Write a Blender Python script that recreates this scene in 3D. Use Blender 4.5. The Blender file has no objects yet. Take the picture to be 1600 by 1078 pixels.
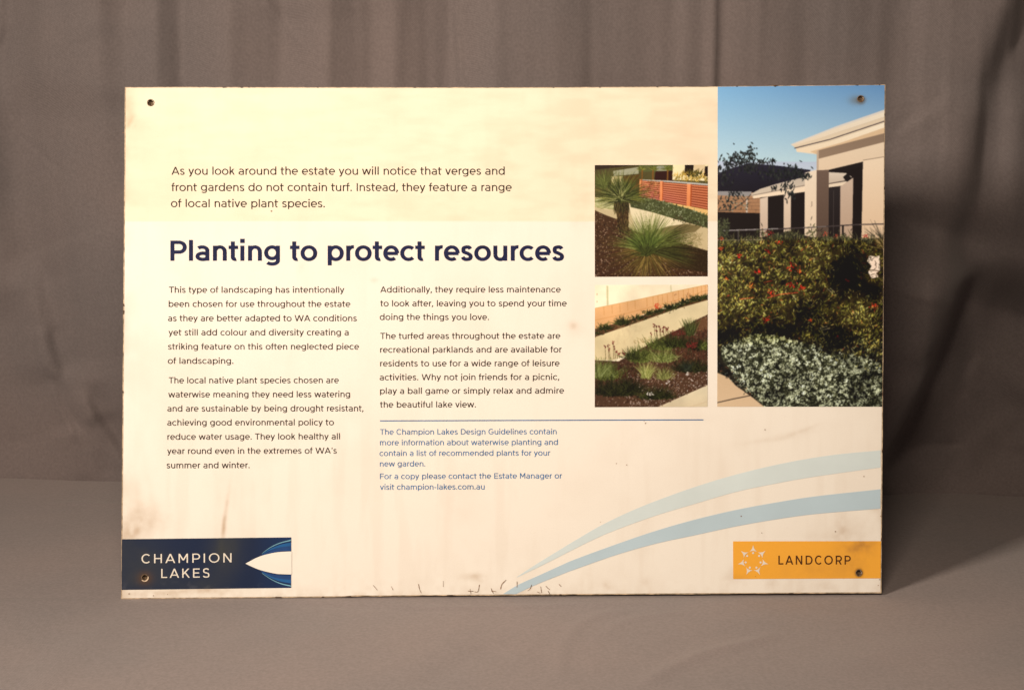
import bpy, bmesh, math
import numpy as np
from mathutils import Matrix, Vector

rng = np.random.default_rng(7)
sc = bpy.context.scene

# ---------------------------------------------------------------- camera
def Rx(a): c, s = math.cos(a), math.sin(a); return np.array([[1, 0, 0], [0, c, -s], [0, s, c]])
def Rz(a): c, s = math.cos(a), math.sin(a); return np.array([[c, -s, 0], [s, c, 0], [0, 0, 1]])
FPX = 2300.0                                    # focal length in pixels of a 1600 wide frame
CAM = np.array([0.0183, -1.6835, 0.5389])
RC = Rz(0.0057) @ Rx(math.pi / 2 - 0.1408)
cd = bpy.data.cameras.new('camera'); cam = bpy.data.objects.new('camera', cd)
sc.collection.objects.link(cam); sc.camera = cam
cam.matrix_world = Matrix.Translation(Vector(CAM)) @ Matrix([list(r) for r in RC]).to_4x4()
cd.sensor_width = 36.0; cd.lens = 36.0 * FPX / 1600.0
cd.clip_start = 0.05; cd.clip_end = 50
cd.dof.use_dof = True; cd.dof.focus_distance = 1.69; cd.dof.aperture_fstop = 14.0

# ---------------------------------------------------------------- world and studio lamps
w = bpy.data.worlds.new("World"); sc.world = w; w.use_nodes = True
w.node_tree.nodes['Background'].inputs[0].default_value = (1.0, 0.80, 0.62, 1)
w.node_tree.nodes['Background'].inputs[1].default_value = 0.085
sc.view_settings.view_transform = 'Standard'; sc.view_settings.look = 'None'
sc.view_settings.exposure = 0.0; sc.view_settings.gamma = 1.0
def area(name, loc, target, size, watts, col):
    ld = bpy.data.lights.new(name, 'AREA'); ld.shape = 'RECTANGLE'; ld.size, ld.size_y = size
    ld.energy = watts; ld.color = col
    o = bpy.data.objects.new(name, ld); sc.collection.objects.link(o); o.location = loc
    o.rotation_euler = (Vector(target) - Vector(loc)).to_track_quat('-Z', 'Y').to_euler()
    return o
key = area('key_lamp', (-1.60, -1.74, 1.28), (0.0, 0.0, 0.42), (0.36, 0.40), 23.5, (1.0, 0.83, 0.645))
key.data.spread = math.radians(105)            # honeycomb grid on the softbox
area('fill_lamp', (-0.08, -1.40, 1.20), (0.20, 0.0, 0.15), (0.34, 0.30), 15.0, (1.0, 0.81, 0.60))

# ---------------------------------------------------------------- pixel <-> place
PSI, TIL = 0.0177, 0.1402
R_SIGN = Rz(PSI) @ Rx(-TIL)                      # sign local: x along, z up the sheet, y to the back
def rays(px, py):
    px = np.asarray(px, float); py = np.asarray(py, float)
    d = np.stack([(px - 800) / FPX, -(py - 539) / FPX, -np.ones_like(px)], -1)
    return d @ RC.T
def on_plane(px, py, p0, n):
    d = rays(px, py); k = ((np.asarray(p0) - CAM) @ n) / (d @ n)
    return CAM + d * k[..., None]
def on_sign(px, py):                             # -> (u, v) in the sheet's own plane
    P = on_plane(px, py, np.zeros(3), R_SIGN[:, 1]) @ R_SIGN
    return np.stack([P[..., 0], P[..., 2]], -1)

# ---------------------------------------------------------------- helpers
def link(name, me, mat=None, parent=None):
    o = bpy.data.objects.new(name, me); sc.collection.objects.link(o)
    if mat is not None: me.materials.append(mat)
    if parent is not None: o.parent = parent
    return o
def mesh_np(name, V, F, smooth=False, cols=None):
    me = bpy.data.meshes.new(name); F = np.asarray(F, np.int32); V = np.asarray(V, np.float32)
    n = F.shape[1]
    me.vertices.add(len(V)); me.vertices.foreach_set('co', V.ravel())
    me.loops.add(F.size); me.loops.foreach_set('vertex_index', F.ravel())
    me.polygons.add(len(F)); me.polygons.foreach_set('loop_start', np.arange(0, F.size, n, dtype=np.int32))
    me.update(calc_edges=True); me.validate()
    if smooth: me.polygons.foreach_set('use_smooth', np.ones(len(me.polygons), bool))
    if cols is not None:
        a = me.color_attributes.new('print', 'FLOAT_COLOR', 'POINT')
        c = np.ones((len(V), 4), np.float32); c[:, :3] = cols; a.data.foreach_set('color', c.ravel())
    return me
def grid_faces(nx, ny):
    i = np.arange(nx * ny).reshape(ny, nx)
    return np.stack([i[:-1, :-1], i[:-1, 1:], i[1:, 1:], i[1:, :-1]], -1).reshape(-1, 4)
def s2l(c):
    c = np.asarray(c, float) / 255.0
    return np.where(c <= .04045, c / 12.92, ((np.clip(c, 0, None) + .055) / 1.055) ** 2.4)
def fnoise(h, w_, cell, oct=3, seed=0, sx=1.0):
    r = np.random.default_rng(seed); out = np.zeros((h, w_)); amp = 1.0; tot = 0
    for o in range(oct):
        c = max(cell / 2 ** o, 1.0)
        gh, gw = int(h / c) + 3, int(w_ / (c * sx)) + 3
        g = r.random((gh, gw)); y = np.arange(h) / c; x = np.arange(w_) / (c * sx)
        yi, xi = y.astype(int), x.astype(int); fy, fx = (y - yi)[:, None], (x - xi)[None]
        fy = fy * fy * (3 - 2 * fy); fx = fx * fx * (3 - 2 * fx)
        a = g[yi][:, xi]; b = g[yi][:, xi + 1]; c_ = g[yi + 1][:, xi]; d = g[yi + 1][:, xi + 1]
        out += amp * ((a * (1 - fx) + b * fx) * (1 - fy) + (c_ * (1 - fx) + d * fx) * fy)
        tot += amp; amp *= .5
    return out / tot

def mat_new(name, rough=.5, spec=.5):
    m = bpy.data.materials.new(name); m.use_nodes = True; nt = m.node_tree
    b = nt.nodes['Principled BSDF']; b.inputs['Roughness'].default_value = rough
    b.inputs['Specular IOR Level'].default_value = spec
    return m, nt, b
def ink(name, col, rough=.5, spec=.10, var=.25, scale=60):
    m, nt, b = mat_new(name, rough, spec)
    tc = nt.nodes.new('ShaderNodeTexCoord'); nz = nt.nodes.new('ShaderNodeTexNoise')
    nz.inputs['Scale'].default_value = scale; nz.inputs['Detail'].default_value = 5
    cr = nt.nodes.new('ShaderNodeValToRGB')
    cr.color_ramp.elements[0].position = .3; cr.color_ramp.elements[1].position = .7
    cr.color_ramp.elements[0].color = (*[c * (1 - var) for c in col], 1)
    cr.color_ramp.elements[1].color = (*[min(1, c * (1 + var)) for c in col], 1)
    nt.links.new(tc.outputs['Object'], nz.inputs['Vector']); nt.links.new(nz.outputs['Fac'], cr.inputs[0])
    nt.links.new(cr.outputs[0], b.inputs['Base Color'])
    return m
def print_mat(name, rough=.4, spec=.25):
    m, nt, b = mat_new(name, rough, spec)
    a = nt.nodes.new('ShaderNodeVertexColor'); a.layer_name = 'print'
    tc = nt.nodes.new('ShaderNodeTexCoord'); nz = nt.nodes.new('ShaderNodeTexNoise')
    nz.inputs['Scale'].default_value = 700; nz.inputs['Detail'].default_value = 3
    mr = nt.nodes.new('ShaderNodeMapRange'); mr.inputs['To Min'].default_value = .96; mr.inputs['To Max'].default_value = 1.04
    mx = nt.nodes.new('ShaderNodeVectorMath'); mx.operation = 'SCALE'
    nt.links.new(tc.outputs['Object'], nz.inputs['Vector']); nt.links.new(nz.outputs['Fac'], mr.inputs['Value'])
    nt.links.new(a.outputs['Color'], mx.inputs[0]); nt.links.new(mr.outputs[0], mx.inputs['Scale'])
    nt.links.new(mx.outputs[0], b.inputs['Base Color'])
    n2 = nt.nodes.new('ShaderNodeTexNoise'); n2.inputs['Scale'].default_value = 25; n2.inputs['Detail'].default_value = 4
    r2 = nt.nodes.new('ShaderNodeMapRange'); r2.inputs['To Min'].default_value = rough - .08; r2.inputs['To Max'].default_value = rough + .12
    nt.links.new(tc.outputs['Object'], n2.inputs['Vector']); nt.links.new(n2.outputs['Fac'], r2.inputs['Value'])
    nt.links.new(r2.outputs[0], b.inputs['Roughness'])
    return m
def fabric(name, col):
    m, nt, b = mat_new(name, .85, .15)
    b.inputs['Sheen Weight'].default_value = .12; b.inputs['Sheen Roughness'].default_value = .5
    tc = nt.nodes.new('ShaderNodeTexCoord')
    nz = nt.nodes.new('ShaderNodeTexNoise'); nz.inputs['Scale'].default_value = 3.0; nz.inputs['Detail'].default_value = 4
    n3 = nt.nodes.new('ShaderNodeTexNoise'); n3.inputs['Scale'].default_value = 300; n3.inputs['Detail'].default_value = 3
    cr = nt.nodes.new('ShaderNodeValToRGB')
    cr.color_ramp.elements[0].color = (*[c * f for c, f in zip(col, (.93, .95, .96))], 1)
    cr.color_ramp.elements[1].color = (*[c * f for c, f in zip(col, (1.09, 1.05, 1.03))], 1)
    cr.color_ramp.elements[0].position = .35; cr.color_ramp.elements[1].position = .65
    mr = nt.nodes.new('ShaderNodeMapRange'); mr.inputs['From Min'].default_value = .3; mr.inputs['From Max'].default_value = .7
    mr.inputs['To Min'].default_value = .90; mr.inputs['To Max'].default_value = 1.10
    mx = nt.nodes.new('ShaderNodeVectorMath'); mx.operation = 'SCALE'
    L = nt.links.new
    L(tc.outputs['Object'], nz.inputs['Vector']); L(nz.outputs['Fac'], cr.inputs[0])
    L(tc.outputs['Object'], n3.inputs['Vector']); L(n3.outputs['Fac'], mr.inputs['Value'])
    L(cr.outputs[0], mx.inputs[0]); L(mr.outputs[0], mx.inputs['Scale']); L(mx.outputs[0], b.inputs['Base Color'])
    wv = nt.nodes.new('ShaderNodeTexWave'); wv.bands_direction = 'DIAGONAL'; wv.inputs['Scale'].default_value = 210
    wv.inputs['Distortion'].default_value = 1.5; wv.inputs['Detail'].default_value = 2
    L(tc.outputs['Object'], wv.inputs['Vector'])
    ad = nt.nodes.new('ShaderNodeMath'); ad.operation = 'ADD'; L(wv.outputs['Fac'], ad.inputs[0]); L(n3.outputs['Fac'], ad.inputs[1])
    bp = nt.nodes.new('ShaderNodeBump'); bp.inputs['Strength'].default_value = .3; bp.inputs['Distance'].default_value = .0006
    n4 = nt.nodes.new('ShaderNodeTexNoise'); n4.inputs['Scale'].default_value = 11; n4.inputs['Detail'].default_value = 7; n4.inputs['Distortion'].default_value = .8
    b2 = nt.nodes.new('ShaderNodeBump'); b2.inputs['Strength'].default_value = .16; b2.inputs['Distance'].default_value = .004
    L(tc.outputs['Object'], n4.inputs['Vector']); L(n4.outputs['Fac'], b2.inputs['Height']); L(b2.outputs[0], bp.inputs['Normal'])
    L(ad.outputs[0], bp.inputs['Height']); L(bp.outputs[0], b.inputs['Normal'])
    return m

# ---------------------------------------------------------------- fabric backdrop
FLOOR_ALB = (.232, .203, .213)
CURT_DIM_ALB = (.160, .139, .146)  # same cloth as the floor, with the weaker light there put into its colour
M_cloth = fabric('grey_cloth', FLOOR_ALB)
M_curtain = fabric('grey_cloth_dimmed', CURT_DIM_ALB)

def crease(X, Y, pts, w_, A, kind):
    """height added by one fold that runs along pts; X, Y, pts in metres on the cloth"""
    pts = np.asarray(pts, float); best = np.full(X.shape, 1e9); S = np.zeros(X.shape); T = np.zeros(X.shape)
    seg = np.diff(pts, axis=0); ln = np.hypot(seg[:, 0], seg[:, 1]); cum = np.r_[0, np.cumsum(ln)]; tot = cum[-1]
    for k in range(len(seg)):
        dx, dy = X - pts[k, 0], Y - pts[k, 1]
        t = np.clip((dx * seg[k, 0] + dy * seg[k, 1]) / ln[k] ** 2, 0, 1)
        ex, ey = dx - t * seg[k, 0], dy - t * seg[k, 1]; d = np.hypot(ex, ey)
        s = (dx * seg[k, 1] - dy * seg[k, 0]) / ln[k]
        m = d < best
        best = np.where(m, d, best); S = np.where(m, np.sign(s) * d, S); T = np.where(m, (cum[k] + t * ln[k]) / tot, T)
    end = np.clip(np.minimum(T, 1 - T) / .22, 0, 1); end = end * end * (3 - 2 * end)
    if kind == 'step':   f = -np.tanh(S / w_) * np.exp(-(S / (4.5 * w_)) ** 2)
    elif kind == 'up':   f = np.exp(-(S / w_) ** 2)
    else:                f = -np.exp(-(S / w_) ** 2)
    return A * f * end

# floor cloth
def floor_pt(px, py):
    P = on_plane(px, py, np.zeros(3), np.array([0, 0, 1.0])); return P[..., :2]
nx, ny = 520, 460
xs = np.linspace(-1.7, 1.7, nx); ys = np.linspace(-2.1, .95, ny)
X, Y = np.meshgrid(xs, ys)
Z = (fnoise(ny, nx, 90, 3, 3) - .5) * .010 * np.clip(np.hypot(X, Y) / .6 - .6, 0, 1)
FL = [([(980, 1085), (1040, 1045), (1100, 1018), (1165, 1003), (1235, 985)], .010, .0024, 'up'),
      ([(870, 1075), (878, 1010), (900, 975), (945, 955), (1010, 952)], .007, .0014, 'up'),
      ([(935, 1000), (960, 975), (1000, 962), (1100, 950)], .006, .0010, 'up'),
      ([(600, 946), (760, 948), (900, 942), (1100, 938)], .005, .0018, 'up'),
      ([(400, 940), (640, 950), (860, 950)], .006, .0012, 'down'),
      ([(-40, 938), (90, 936), (240, 939)], .0035, .0012, 'up'),
      ([(-40, 931), (60, 930), (200, 934)], .003, .0008, 'down'),
      ([(60, 786), (120, 784), (230, 789)], .010, .0018, 'up'),
      ([(-60, 900), (60, 896), (200, 903)], .008, .0008, 'up'),
      ([(40, 1090), (120, 1010), (200, 960)], .02, .0020, 'up'),
      ([(300, 1020), (420, 985), (560, 1000)], .025, .0016, 'up'),
      ([(1250, 1060), (1400, 1010), (1620, 990)], .03, .0020, 'up'),
      ([(640, 1085), (720, 1030), (800, 1000)], .02, .0014, 'down')]
for pts, w_, A, kind in FL:
    q = np.array(pts, float); Z += crease(X, Y, floor_pt(q[:, 0], q[:, 1]), w_, A, kind)
Z -= np.exp(-((Y - (X * PSI)) / .03) ** 2) * np.clip(Z, 0, None) * (np.abs(X) < .5)
Z -= .0012
me = mesh_np('floor', np.stack([X, Y, Z], -1).reshape(-1, 3), grid_faces(nx, ny), True)
fl = link('floor', me, M_cloth); fl['kind'] = 'structure'

# hanging curtain: its foot runs from left-back to right-front
A0 = np.array([-0.808, 0.598, 0]); A1 = np.array([0.776, 0.481, 0])
CU = (A1 - A0) / np.linalg.norm(A1 - A0); CN = np.array([CU[1], -CU[0], 0])       # CN points to the camera
CO = (A0 + A1) / 2
def curt_pt(px, py):
    P = on_plane(px, py, CO, CN) - CO; return np.stack([P @ CU, P[..., 2]], -1)
nx, ny = 860, 330
us = np.linspace(-1.75, 1.75, nx); zs = np.linspace(-.004, 1.55, ny)
U, ZZ = np.meshgrid(us, zs)
D = (fnoise(ny, nx, 150, 3, 11, .55) - .5) * .030 + (fnoise(ny, nx, 40, 2, 12, .4) - .5) * .0035
D += (fnoise(ny, nx, 170, 2, 31, .09) - .5) * .016 * (.45 + .55 * np.clip(ZZ / .7, 0, 1)) + (fnoise(ny, nx, 120, 2, 32, .045) - .5) * .0045
# broad hanging folds: how steeply the cloth turns away from (-) or towards (+) the left, read along its top
KX = [-60, -10, 12, 30, 60, 120, 185, 200, 232, 245, 278, 288, 312, 322, 360, 392, 404, 465, 478, 520, 544, 554, 600, 625, 640, 655, 716, 727, 760, 784, 796, 850, 900, 960, 1040, 1050, 1060, 1070, 1108, 1114, 1128, 1200, 1225, 1245, 1320, 1380, 1430, 1470, 1520, 1570, 1640]
KS = [-.1, -.35, -.25, .12, .22, .12, .10, -.22, -.18, .20, .16, -.42, -.30, .28, .18, .14, -.34, -.28, .26, .22, .16, -.38, -.30, -.05, -.05, -.34, -.26, .42, .28, .16, -.12, -.02, -.16, .02, -.10, .34, .20, -.08, .10, -.30, .04, .02, -.20, .08, .02, -.08, .12, .16, .1, -.14, 0]
ku = curt_pt(np.array(KX, float), np.full(len(KX), 60.0))[:, 0]
lean = 1 + .06 * (ZZ - .72); uu = np.linspace(-1.75, 1.75, 4000); sl = np.interp(uu, ku, KS, left=0, right=0)
kk = np.exp(-np.linspace(-2.5, 2.5, 13) ** 2); sl = np.convolve(sl, kk / kk.sum(), 'same'); hd = np.cumsum(sl) * (uu[1] - uu[0])
wide = np.ones(401) / 401; hd = hd - np.convolve(hd, wide, 'same')
wob = (fnoise(ny, nx, 160, 2, 41, .6) - .5) * .05
D += np.interp(U * lean + wob * np.clip((.72 - ZZ) / .5, 0, 1.5), uu, hd) * 1.6 * (.18 + .82 * np.clip((ZZ - .1) / .55, 0, 1) ** 1.5)
CR = [  # left
      ([(45, 90), (30, 180), (22, 300), (38, 400), (75, 470)], .020, .0062, 'step'),
      ([(60, 400), (85, 480), (97, 540), (108, 600)], .012, .0040, 'step'),
      ([(86, 500), (95, 545), (110, 590)], .005, .0024, 'step'),
      ([(90, 585), (103, 630), (132, 690)], .0028, .0020, 'step'),
      ([(140, 590), (160, 650), (196, 720), (215, 750)], .006, .0042, 'step'),
      ([(130, 650), (150, 700), (158, 760)], .010, .0030, 'step'),
      ([(2, 180), (60, 222), (100, 252), (142, 278)], .0024, .0011, 'down'),
      ([(22, -60), (26, 40), (12, 90)], .006, .0026, 'step'),
      ([(130, -30), (125, 120), (150, 300), (170, 420)], .020, .0016, 'step'),
      # top
      ([(205, -60), (212, 20), (225, 60)], 0.0152, 0.0011, 'step'),
      ([(285, -60), (292, 10), (305, 60), (312, 140), (330, 240)], 0.0171, 0.0015, 'step'),
      ([(235, 20), (250, 90), (260, 180)], 0.0304, 0.0012, 'step'),
      ([(438, -20), (452, 20), (478, 55), (520, 95)], .003, .0016, 'up'),
      ([(400, 10), (402, 90), (400, 180)], 0.0380, 0.0022, 'step'),
      ([(545, -60), (552, 60), (556, 200)], 0.0285, 0.0019, 'step'),
      ([(640, -60), (650, 60), (660, 200)], 0.0418, 0.0012, 'step'),
      ([(728, -60), (730, 40), (735, 110), (742, 220)], .0045, .0026, 'up'),
      ([(790, -60), (800, 60), (800, 200)], 0.0228, 0.0010, 'step'),
      ([(1048, -60), (1050, 60), (1046, 240)], 0.0070, 0.0022, 'step'),
      ([(1113, -60), (1112, 40), (1112, 80), (1110, 200)], 0.0030, 0.0016, 'step'),
      ([(1230, -60), (1228, 60), (1225, 160)], 0.0380, 0.0012, 'step'),
      ([(930, -60), (935, 60), (940, 200)], 0.0570, 0.0016, 'step'),
      # right
      ([(1562, -70), (1556, 20), (1530, 110), (1512, 190), (1502, 280), (1478, 380), (1455, 470), (1430, 520)], .014, .0066, 'step'),
      ([(1580, -70), (1572, 40), (1560, 100)], .006, .0026, 'step'),
      ([(1540, 380), (1508, 460), (1478, 540), (1448, 610), (1412, 680), (1378, 745), (1350, 800)], .034, .038, 'step'),
      ([(1530, 400), (1500, 480), (1468, 560), (1436, 630), (1400, 700), (1368, 765)], .024, .026, 'down'),
      ([(1640, 120), (1640, 260), (1600, 400)], .030, .0070, 'step'),
      ([(1445, 420), (1440, 480), (1420, 570)], .009, .0030, 'step'),
      ([(1455, 780), (1475, 755), (1500, 735), (1530, 715)], .004, .0034, 'step'),
      ([(1510, 775), (1545, 722), (1575, 690), (1640, 640)], .010, .0060, 'step'),
      ([(1535, 640), (1528, 600), (1545, 560)], .004, .0014, 'step'),
      ([(1380, 212), (1420, 180), (1465, 150)], .004, .0014, 'step'),
      ([(1385, 300), (1378, 420), (1360, 600)], .020, .0070, 'step'),
      # hidden behind the sign
      ([(700, 200), (760, 400), (700, 700)], .03, .008, 'step'), ([(1000, 200), (1020, 450), (1060, 740)], .03, .008, 'step'),
      ([(400, 250), (430, 500), (380, 740)], .03, .006, 'step')]
for pts, w_, A, kind in CR:
    q = np.array(pts, float); p = curt_pt(q[:, 0], q[:, 1])[::-1]
    if kind == 'step' and w_ > .0085: w_, A = w_ * 1.35, A * 2.9
    else: A *= 1.9
    D += crease(U, ZZ, p, w_, A, kind)
rest = np.clip(ZZ / .06, 0, 1); D *= .35 + .65 * rest; D += .09 * (1 - np.exp(-ZZ / .35)) + (.065 - .15 * np.clip(np.abs(U), 0, 1.1) ** 2) * np.clip(ZZ / .25, 0, 1)
# beyond the frame the drape goes on in broad vertical folds
out = np.clip((np.abs(U) - .85) / .2, 0, 1)
D += out * .012 * np.sin(U * 38 + 2 * np.sin(ZZ * 2.2))
P = CO + U[..., None] * CU + D[..., None] * CN; P[..., 2] += ZZ
me = mesh_np('backdrop_curtain', P.reshape(-1, 3), grid_faces(nx, ny), True)
cu = link('backdrop_curtain', me, M_curtain)
cu['label'] = 'grey brown fabric curtain hanging in soft diagonal folds behind the sign'; cu['category'] = 'curtain'

# ---------------------------------------------------------------- the sign
HOLES = [(235.5, 161.0, 4.6), (1344.5, 155.0, 4.6), (226.5, 902.0, 4.6), (1342.0, 894.5, 4.6)]
sign = bpy.data.objects.new('information_sign', None); sc.collection.objects.link(sign)
sign['label'] = 'rectangular cream information sign with printed text and garden photos, standing on grey cloth'
sign['category'] = 'sign'
sign.matrix_world = Matrix([list(r) for r in R_SIGN]).to_4x4()
TH = .0035
TOPX, TOPY = [195, 300, 560, 800, 1120, 1383], [136.6, 136.3, 136.9, 137.1, 135.4, 132.6]
BOTX, BOTY = [189, 330, 535, 560, 585, 700, 850, 1100, 1377], [935.5, 934.3, 932.4, 931.0, 931.4, 930.3, 929.3, 927.7, 926.2]
LX = lambda y: 195.2 + (189.2 - 195.2) * (y - 137) / 799.0
RX_ = lambda y: 1383.3 + (1377.2 - 1383.3) * (y - 132.5) / 794.0
def edge_px(s, t, inset=(0, 0, 0, 0)):           # s 0..1 left-right, t 0..1 top-bottom
    x0 = 195.2 + inset[0] + (1383.3 - inset[1] - 195.2 - inset[0]) * s
    x1 = 189.2 + inset[0] + (1377.2 - inset[1] - 189.2 - inset[0]) * s
    yt = np.interp(x0, TOPX, TOPY) + inset[2]; yb = np.interp(x1, BOTX, BOTY) - inset[3]
    return x0 + (x1 - x0) * t, yt + (yb - yt) * t

def layer(z):                                     # local y of a print layer, in front of the board
    return -z
# board: outline with four drilled holes
M_board = ink('worn_board_edge', (.42, .33, .24), .6, .3, .55, 130)
bm = bmesh.new()
n = 60; S = np.linspace(0, 1, n)
tx, ty = edge_px(S, np.zeros(n)); bx_, by_ = edge_px(S[::-1], np.ones(n))
sl, tl = edge_px(np.zeros(30), np.linspace(1, 0, 30)); sr, tr = edge_px(np.ones(30), np.linspace(0, 1, 30))
jit = lambda a: rng.normal(0, .22, len(a))
loop = np.r_[np.c_[tx, ty + jit(tx) * .8], np.c_[sr[1:-1] + jit(sr[1:-1]), tr[1:-1]], np.c_[bx_, by_ + jit(bx_)], np.c_[sl[1:-1] + jit(sl[1:-1]), tl[1:-1]]]
uv = on_sign(loop[:, 0], loop[:, 1])
def ring(pts):
    vs = [bm.verts.new((u, 0, v)) for u, v in pts]
    return [bm.edges.new((vs[i], vs[(i + 1) % len(vs)])) for i in range(len(vs))]
E_ = ring(uv)
for hx, hy, hr in HOLES:
    a = np.linspace(0, 2 * math.pi, 25)[:-1]
    E_ += ring(on_sign(hx + hr * np.cos(a), hy + hr * np.sin(a)))
bmesh.ops.triangle_fill(bm, use_beauty=True, use_dissolve=False, edges=E_)
r = bmesh.ops.extrude_face_region(bm, geom=bm.faces[:])
for v in r['geom']:
    if isinstance(v, bmesh.types.BMVert): v.co.y += TH
bmesh.ops.recalc_face_normals(bm, faces=bm.faces[:])
me = bpy.data.meshes.new('board'); bm.to_mesh(me); bm.free()
board = link('board', me, M_board, sign)

def px_grid(name, corner_fn, nx, ny, img, z, mat, parent, holes=()):
    """flat print: grid over the sheet, one colour per vertex; corner_fn(s,t) -> px"""
    s, t = np.meshgrid(np.linspace(0, 1, nx), np.linspace(0, 1, ny))
    px, py = corner_fn(s, t); uvp = on_sign(px, py)
    V = np.stack([uvp[..., 0], np.full(px.shape, layer(z)), uvp[..., 1]], -1).reshape(-1, 3)
    F = grid_faces(nx, ny)
    fx, fy = px.ravel()[F].mean(1), py.ravel()[F].mean(1)
    keep = np.ones(len(F), bool)
    for hx, hy, hr in holes:
        keep &= np.hypot(fx - hx, fy - hy) > hr + .2
    F = F[keep][:, ::-1]
    return link(name, mesh_np(name, V, F, False, img.reshape(-1, 3)), mat, parent)

def blob(PX, PY, x, y, rx, ry, ang=0, pw=2.0):
    c, s = math.cos(ang), math.sin(ang); dx, dy = PX - x, PY - y
    return np.exp(-(((dx * c + dy * s) / rx) ** 2 + ((-dx * s + dy * c) / ry) ** 2) ** (pw / 2))

# --- dirt layer shared by the face and the printed panels (all in sheet pixels)
GH, GW = 812, 1200
gy, gx = np.mgrid[0:GH, 0:GW]; PXg, PYg = gx + 186.0, gy + 128.0
N1 = fnoise(GH, GW, 40, 4, 21); N2 = fnoise(GH, GW, 10, 3, 22); N3 = fnoise(GH, GW, 90, 4, 23); NV = fnoise(GH, GW, 160, 5, 24, .12); NH = fnoise(GH, GW, 12, 4, 25, 4)
dirt = np.zeros((GH, GW))
gate = lambda N, lo, hi: np.clip((N - lo) / (hi - lo), 0, 1)
eL = PXg - LX(PYg); eR = RX_(PYg) - PXg; eB = 931 - PYg; eT = PYg - 135
dirt += .22 * np.exp(-eB / 22) * gate(N1 * .5 + N2 * .5, .40, .66) + .10 * gate(NV, .50, .68) * np.clip((PYg - 640) / 120, 0, 1)
dirt += .55 * np.exp(-eL / 7) * gate(N1, .42, .70) + .30 * np.exp(-eR / 8) * gate(N1, .42, .7)
dirt += .30 * np.exp(-eB / 9) * gate(N2, .45, .75) + .25 * np.exp(-eL / 35) * gate(N3, .42, .70)
for (x, y, rx, ry, an, a) in [
        (202, 165, 9, 30, 0, .45), (212, 195, 18, 12, .3, .22), (203, 192, 3, 10, .5, .5), (222, 815, 40, 26, 0, .62), (205, 832, 18, 14, 0, .6),
        (350, 822, 3.2, 24, .10, .95), (354, 790, 3.0, 34, .15, .45), (345, 760, 12, 60, .1, .10), (216, 780, 10, 50, -.2, .18), (236, 770, 6, 60, -.2, .12),
        (1330, 830, 34, 22, 0, .42), (1318, 822, 8, 20, 0, .30), (1364, 786, 9, 11, 0, 1.0), (1374, 800, 6, 14, 0, .5), (1300, 838, 40, 10, 0, .25),
        (1140, 905, 12, 9, 0, .40), (1205, 912, 10, 9, 0, .30), (1290, 915, 12, 7, 0, .40), (1150, 890, 10, 8, 0, .3), (1010, 910, 9, 8, 0, .22), (950, 915, 16, 8, 0, .26), (946, 912, 5, 6, 0, .3),
        (735, 900, 17, 5, 0, .8), (745, 906, 14, 4, .2, .30), (1230, 680, 60, 5, -.2, .18), (1255, 672, 28, 3, -.35, .30), (1200, 688, 40, 3, -.1, .16), (1195, 672, 5, 4, 0, .18),
        (895, 508, 7, 6, 0, .50), (900, 515, 14, 10, 0, .22), (585, 438, 6, 4, 0, .38), (1108, 450, 7, 30, 0, .14), (910, 300, 26, 18, 0, .25), (905, 345, 18, 12, 0, .18),
        (470, 415, 6, 12, .3, .22), (490, 310, 60, 10, 0, .18), (498, 272, 14, 7, 0, .22), (1094, 652, 30, 6, 0, .06), (300, 450, 20, 40, 0, .12), (285, 560, 16, 80, 0, .10),
        (1344, 157, 12, 9, 0, .0), (330, 922, 34, 6, 0, .7), (265, 925, 30, 6, 0, .7), (205, 928, 8, 5, 0, .4), (760, 860, 120, 30, -.1, .06), (700, 790, 60, 50, 0, .05)]:
    dirt += a * blob(PXg, PYg, x, y, rx, ry, an) * (.35 + .95 * gate(N2 * .5 + N1 * .5, .30, .68))
dirt += .13 * gate(N3, .46, .72) + .05 * gate(NV, .5, .7)
dirt += np.where(PYg < 346, .27 * gate(N1 * .4 + NH * .6, .40, .66) * (.55 + .45 * np.clip((PXg - 300) / 500, 0, 1)), 0)
specks = (np.random.default_rng(5).random((GH, GW)) > .9997).astype(float)
specks = specks + np.roll(specks, 1, 0) * .5 + np.roll(specks, 1, 1) * .5
dirt = np.clip(dirt * .62 + specks * .12, 0, 1)
HAL = blob(PXg, PYg, 1340, 156, 13, 8, 0) * (.4 + .8 * gate(N2, .3, .7))
RUST = blob(PXg, PYg, 226.5, 903, 11, 10, 0) + .8 * blob(PXg, PYg, 1342, 894.5, 6.5, 7, 0, 4)
def samp(G, px, py):
    x = np.clip(px - 186, 0, GW - 1.01); y = np.clip(py - 128, 0, GH - 1.01); xi, yi = x.astype(int), y.astype(int); fx, fy = x - xi, y - yi
    return (G[yi, xi] * (1 - fx) + G[yi, xi + 1] * fx) * (1 - fy) + (G[yi + 1, xi] * (1 - fx) + G[yi + 1, xi + 1] * fx) * fy
BROWN = np.array([.34, .22, .12])
def soil(col, px, py, k=1.0, tint=BROWN * 1.15, cover=None):
    d = samp(dirt, px, py)[..., None] * k
    c = col * (1 - d) + (col * .25 + tint * .75) * d if cover is None else col * (1 - d * cover) + tint * d * cover
    return c

M_face = print_mat('printed_face', .42, .3)
M_photo = print_mat('photo_print', .45, .14)
ins = (1.8, 1.6, 1.1, 1.6)
nx, ny = 640, 430
s, t = np.meshgrid(np.linspace(0, 1, nx), np.linspace(0, 1, ny)); fx, fy = edge_px(s, t, ins)
base = np.ones((ny, nx, 3)) * np.array([.80, .785, .765])
band = np.clip((346.8 - fy) / 1.2, 0, 1)[..., None]
base = base * (1 - band) + np.array([.80, .745, .635]) * band
base = soil(base, fx, fy)
px_grid('printed_face', lambda s, t: edge_px(s, t, ins), nx, ny, base, .0002, M_face, sign, HOLES)

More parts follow.
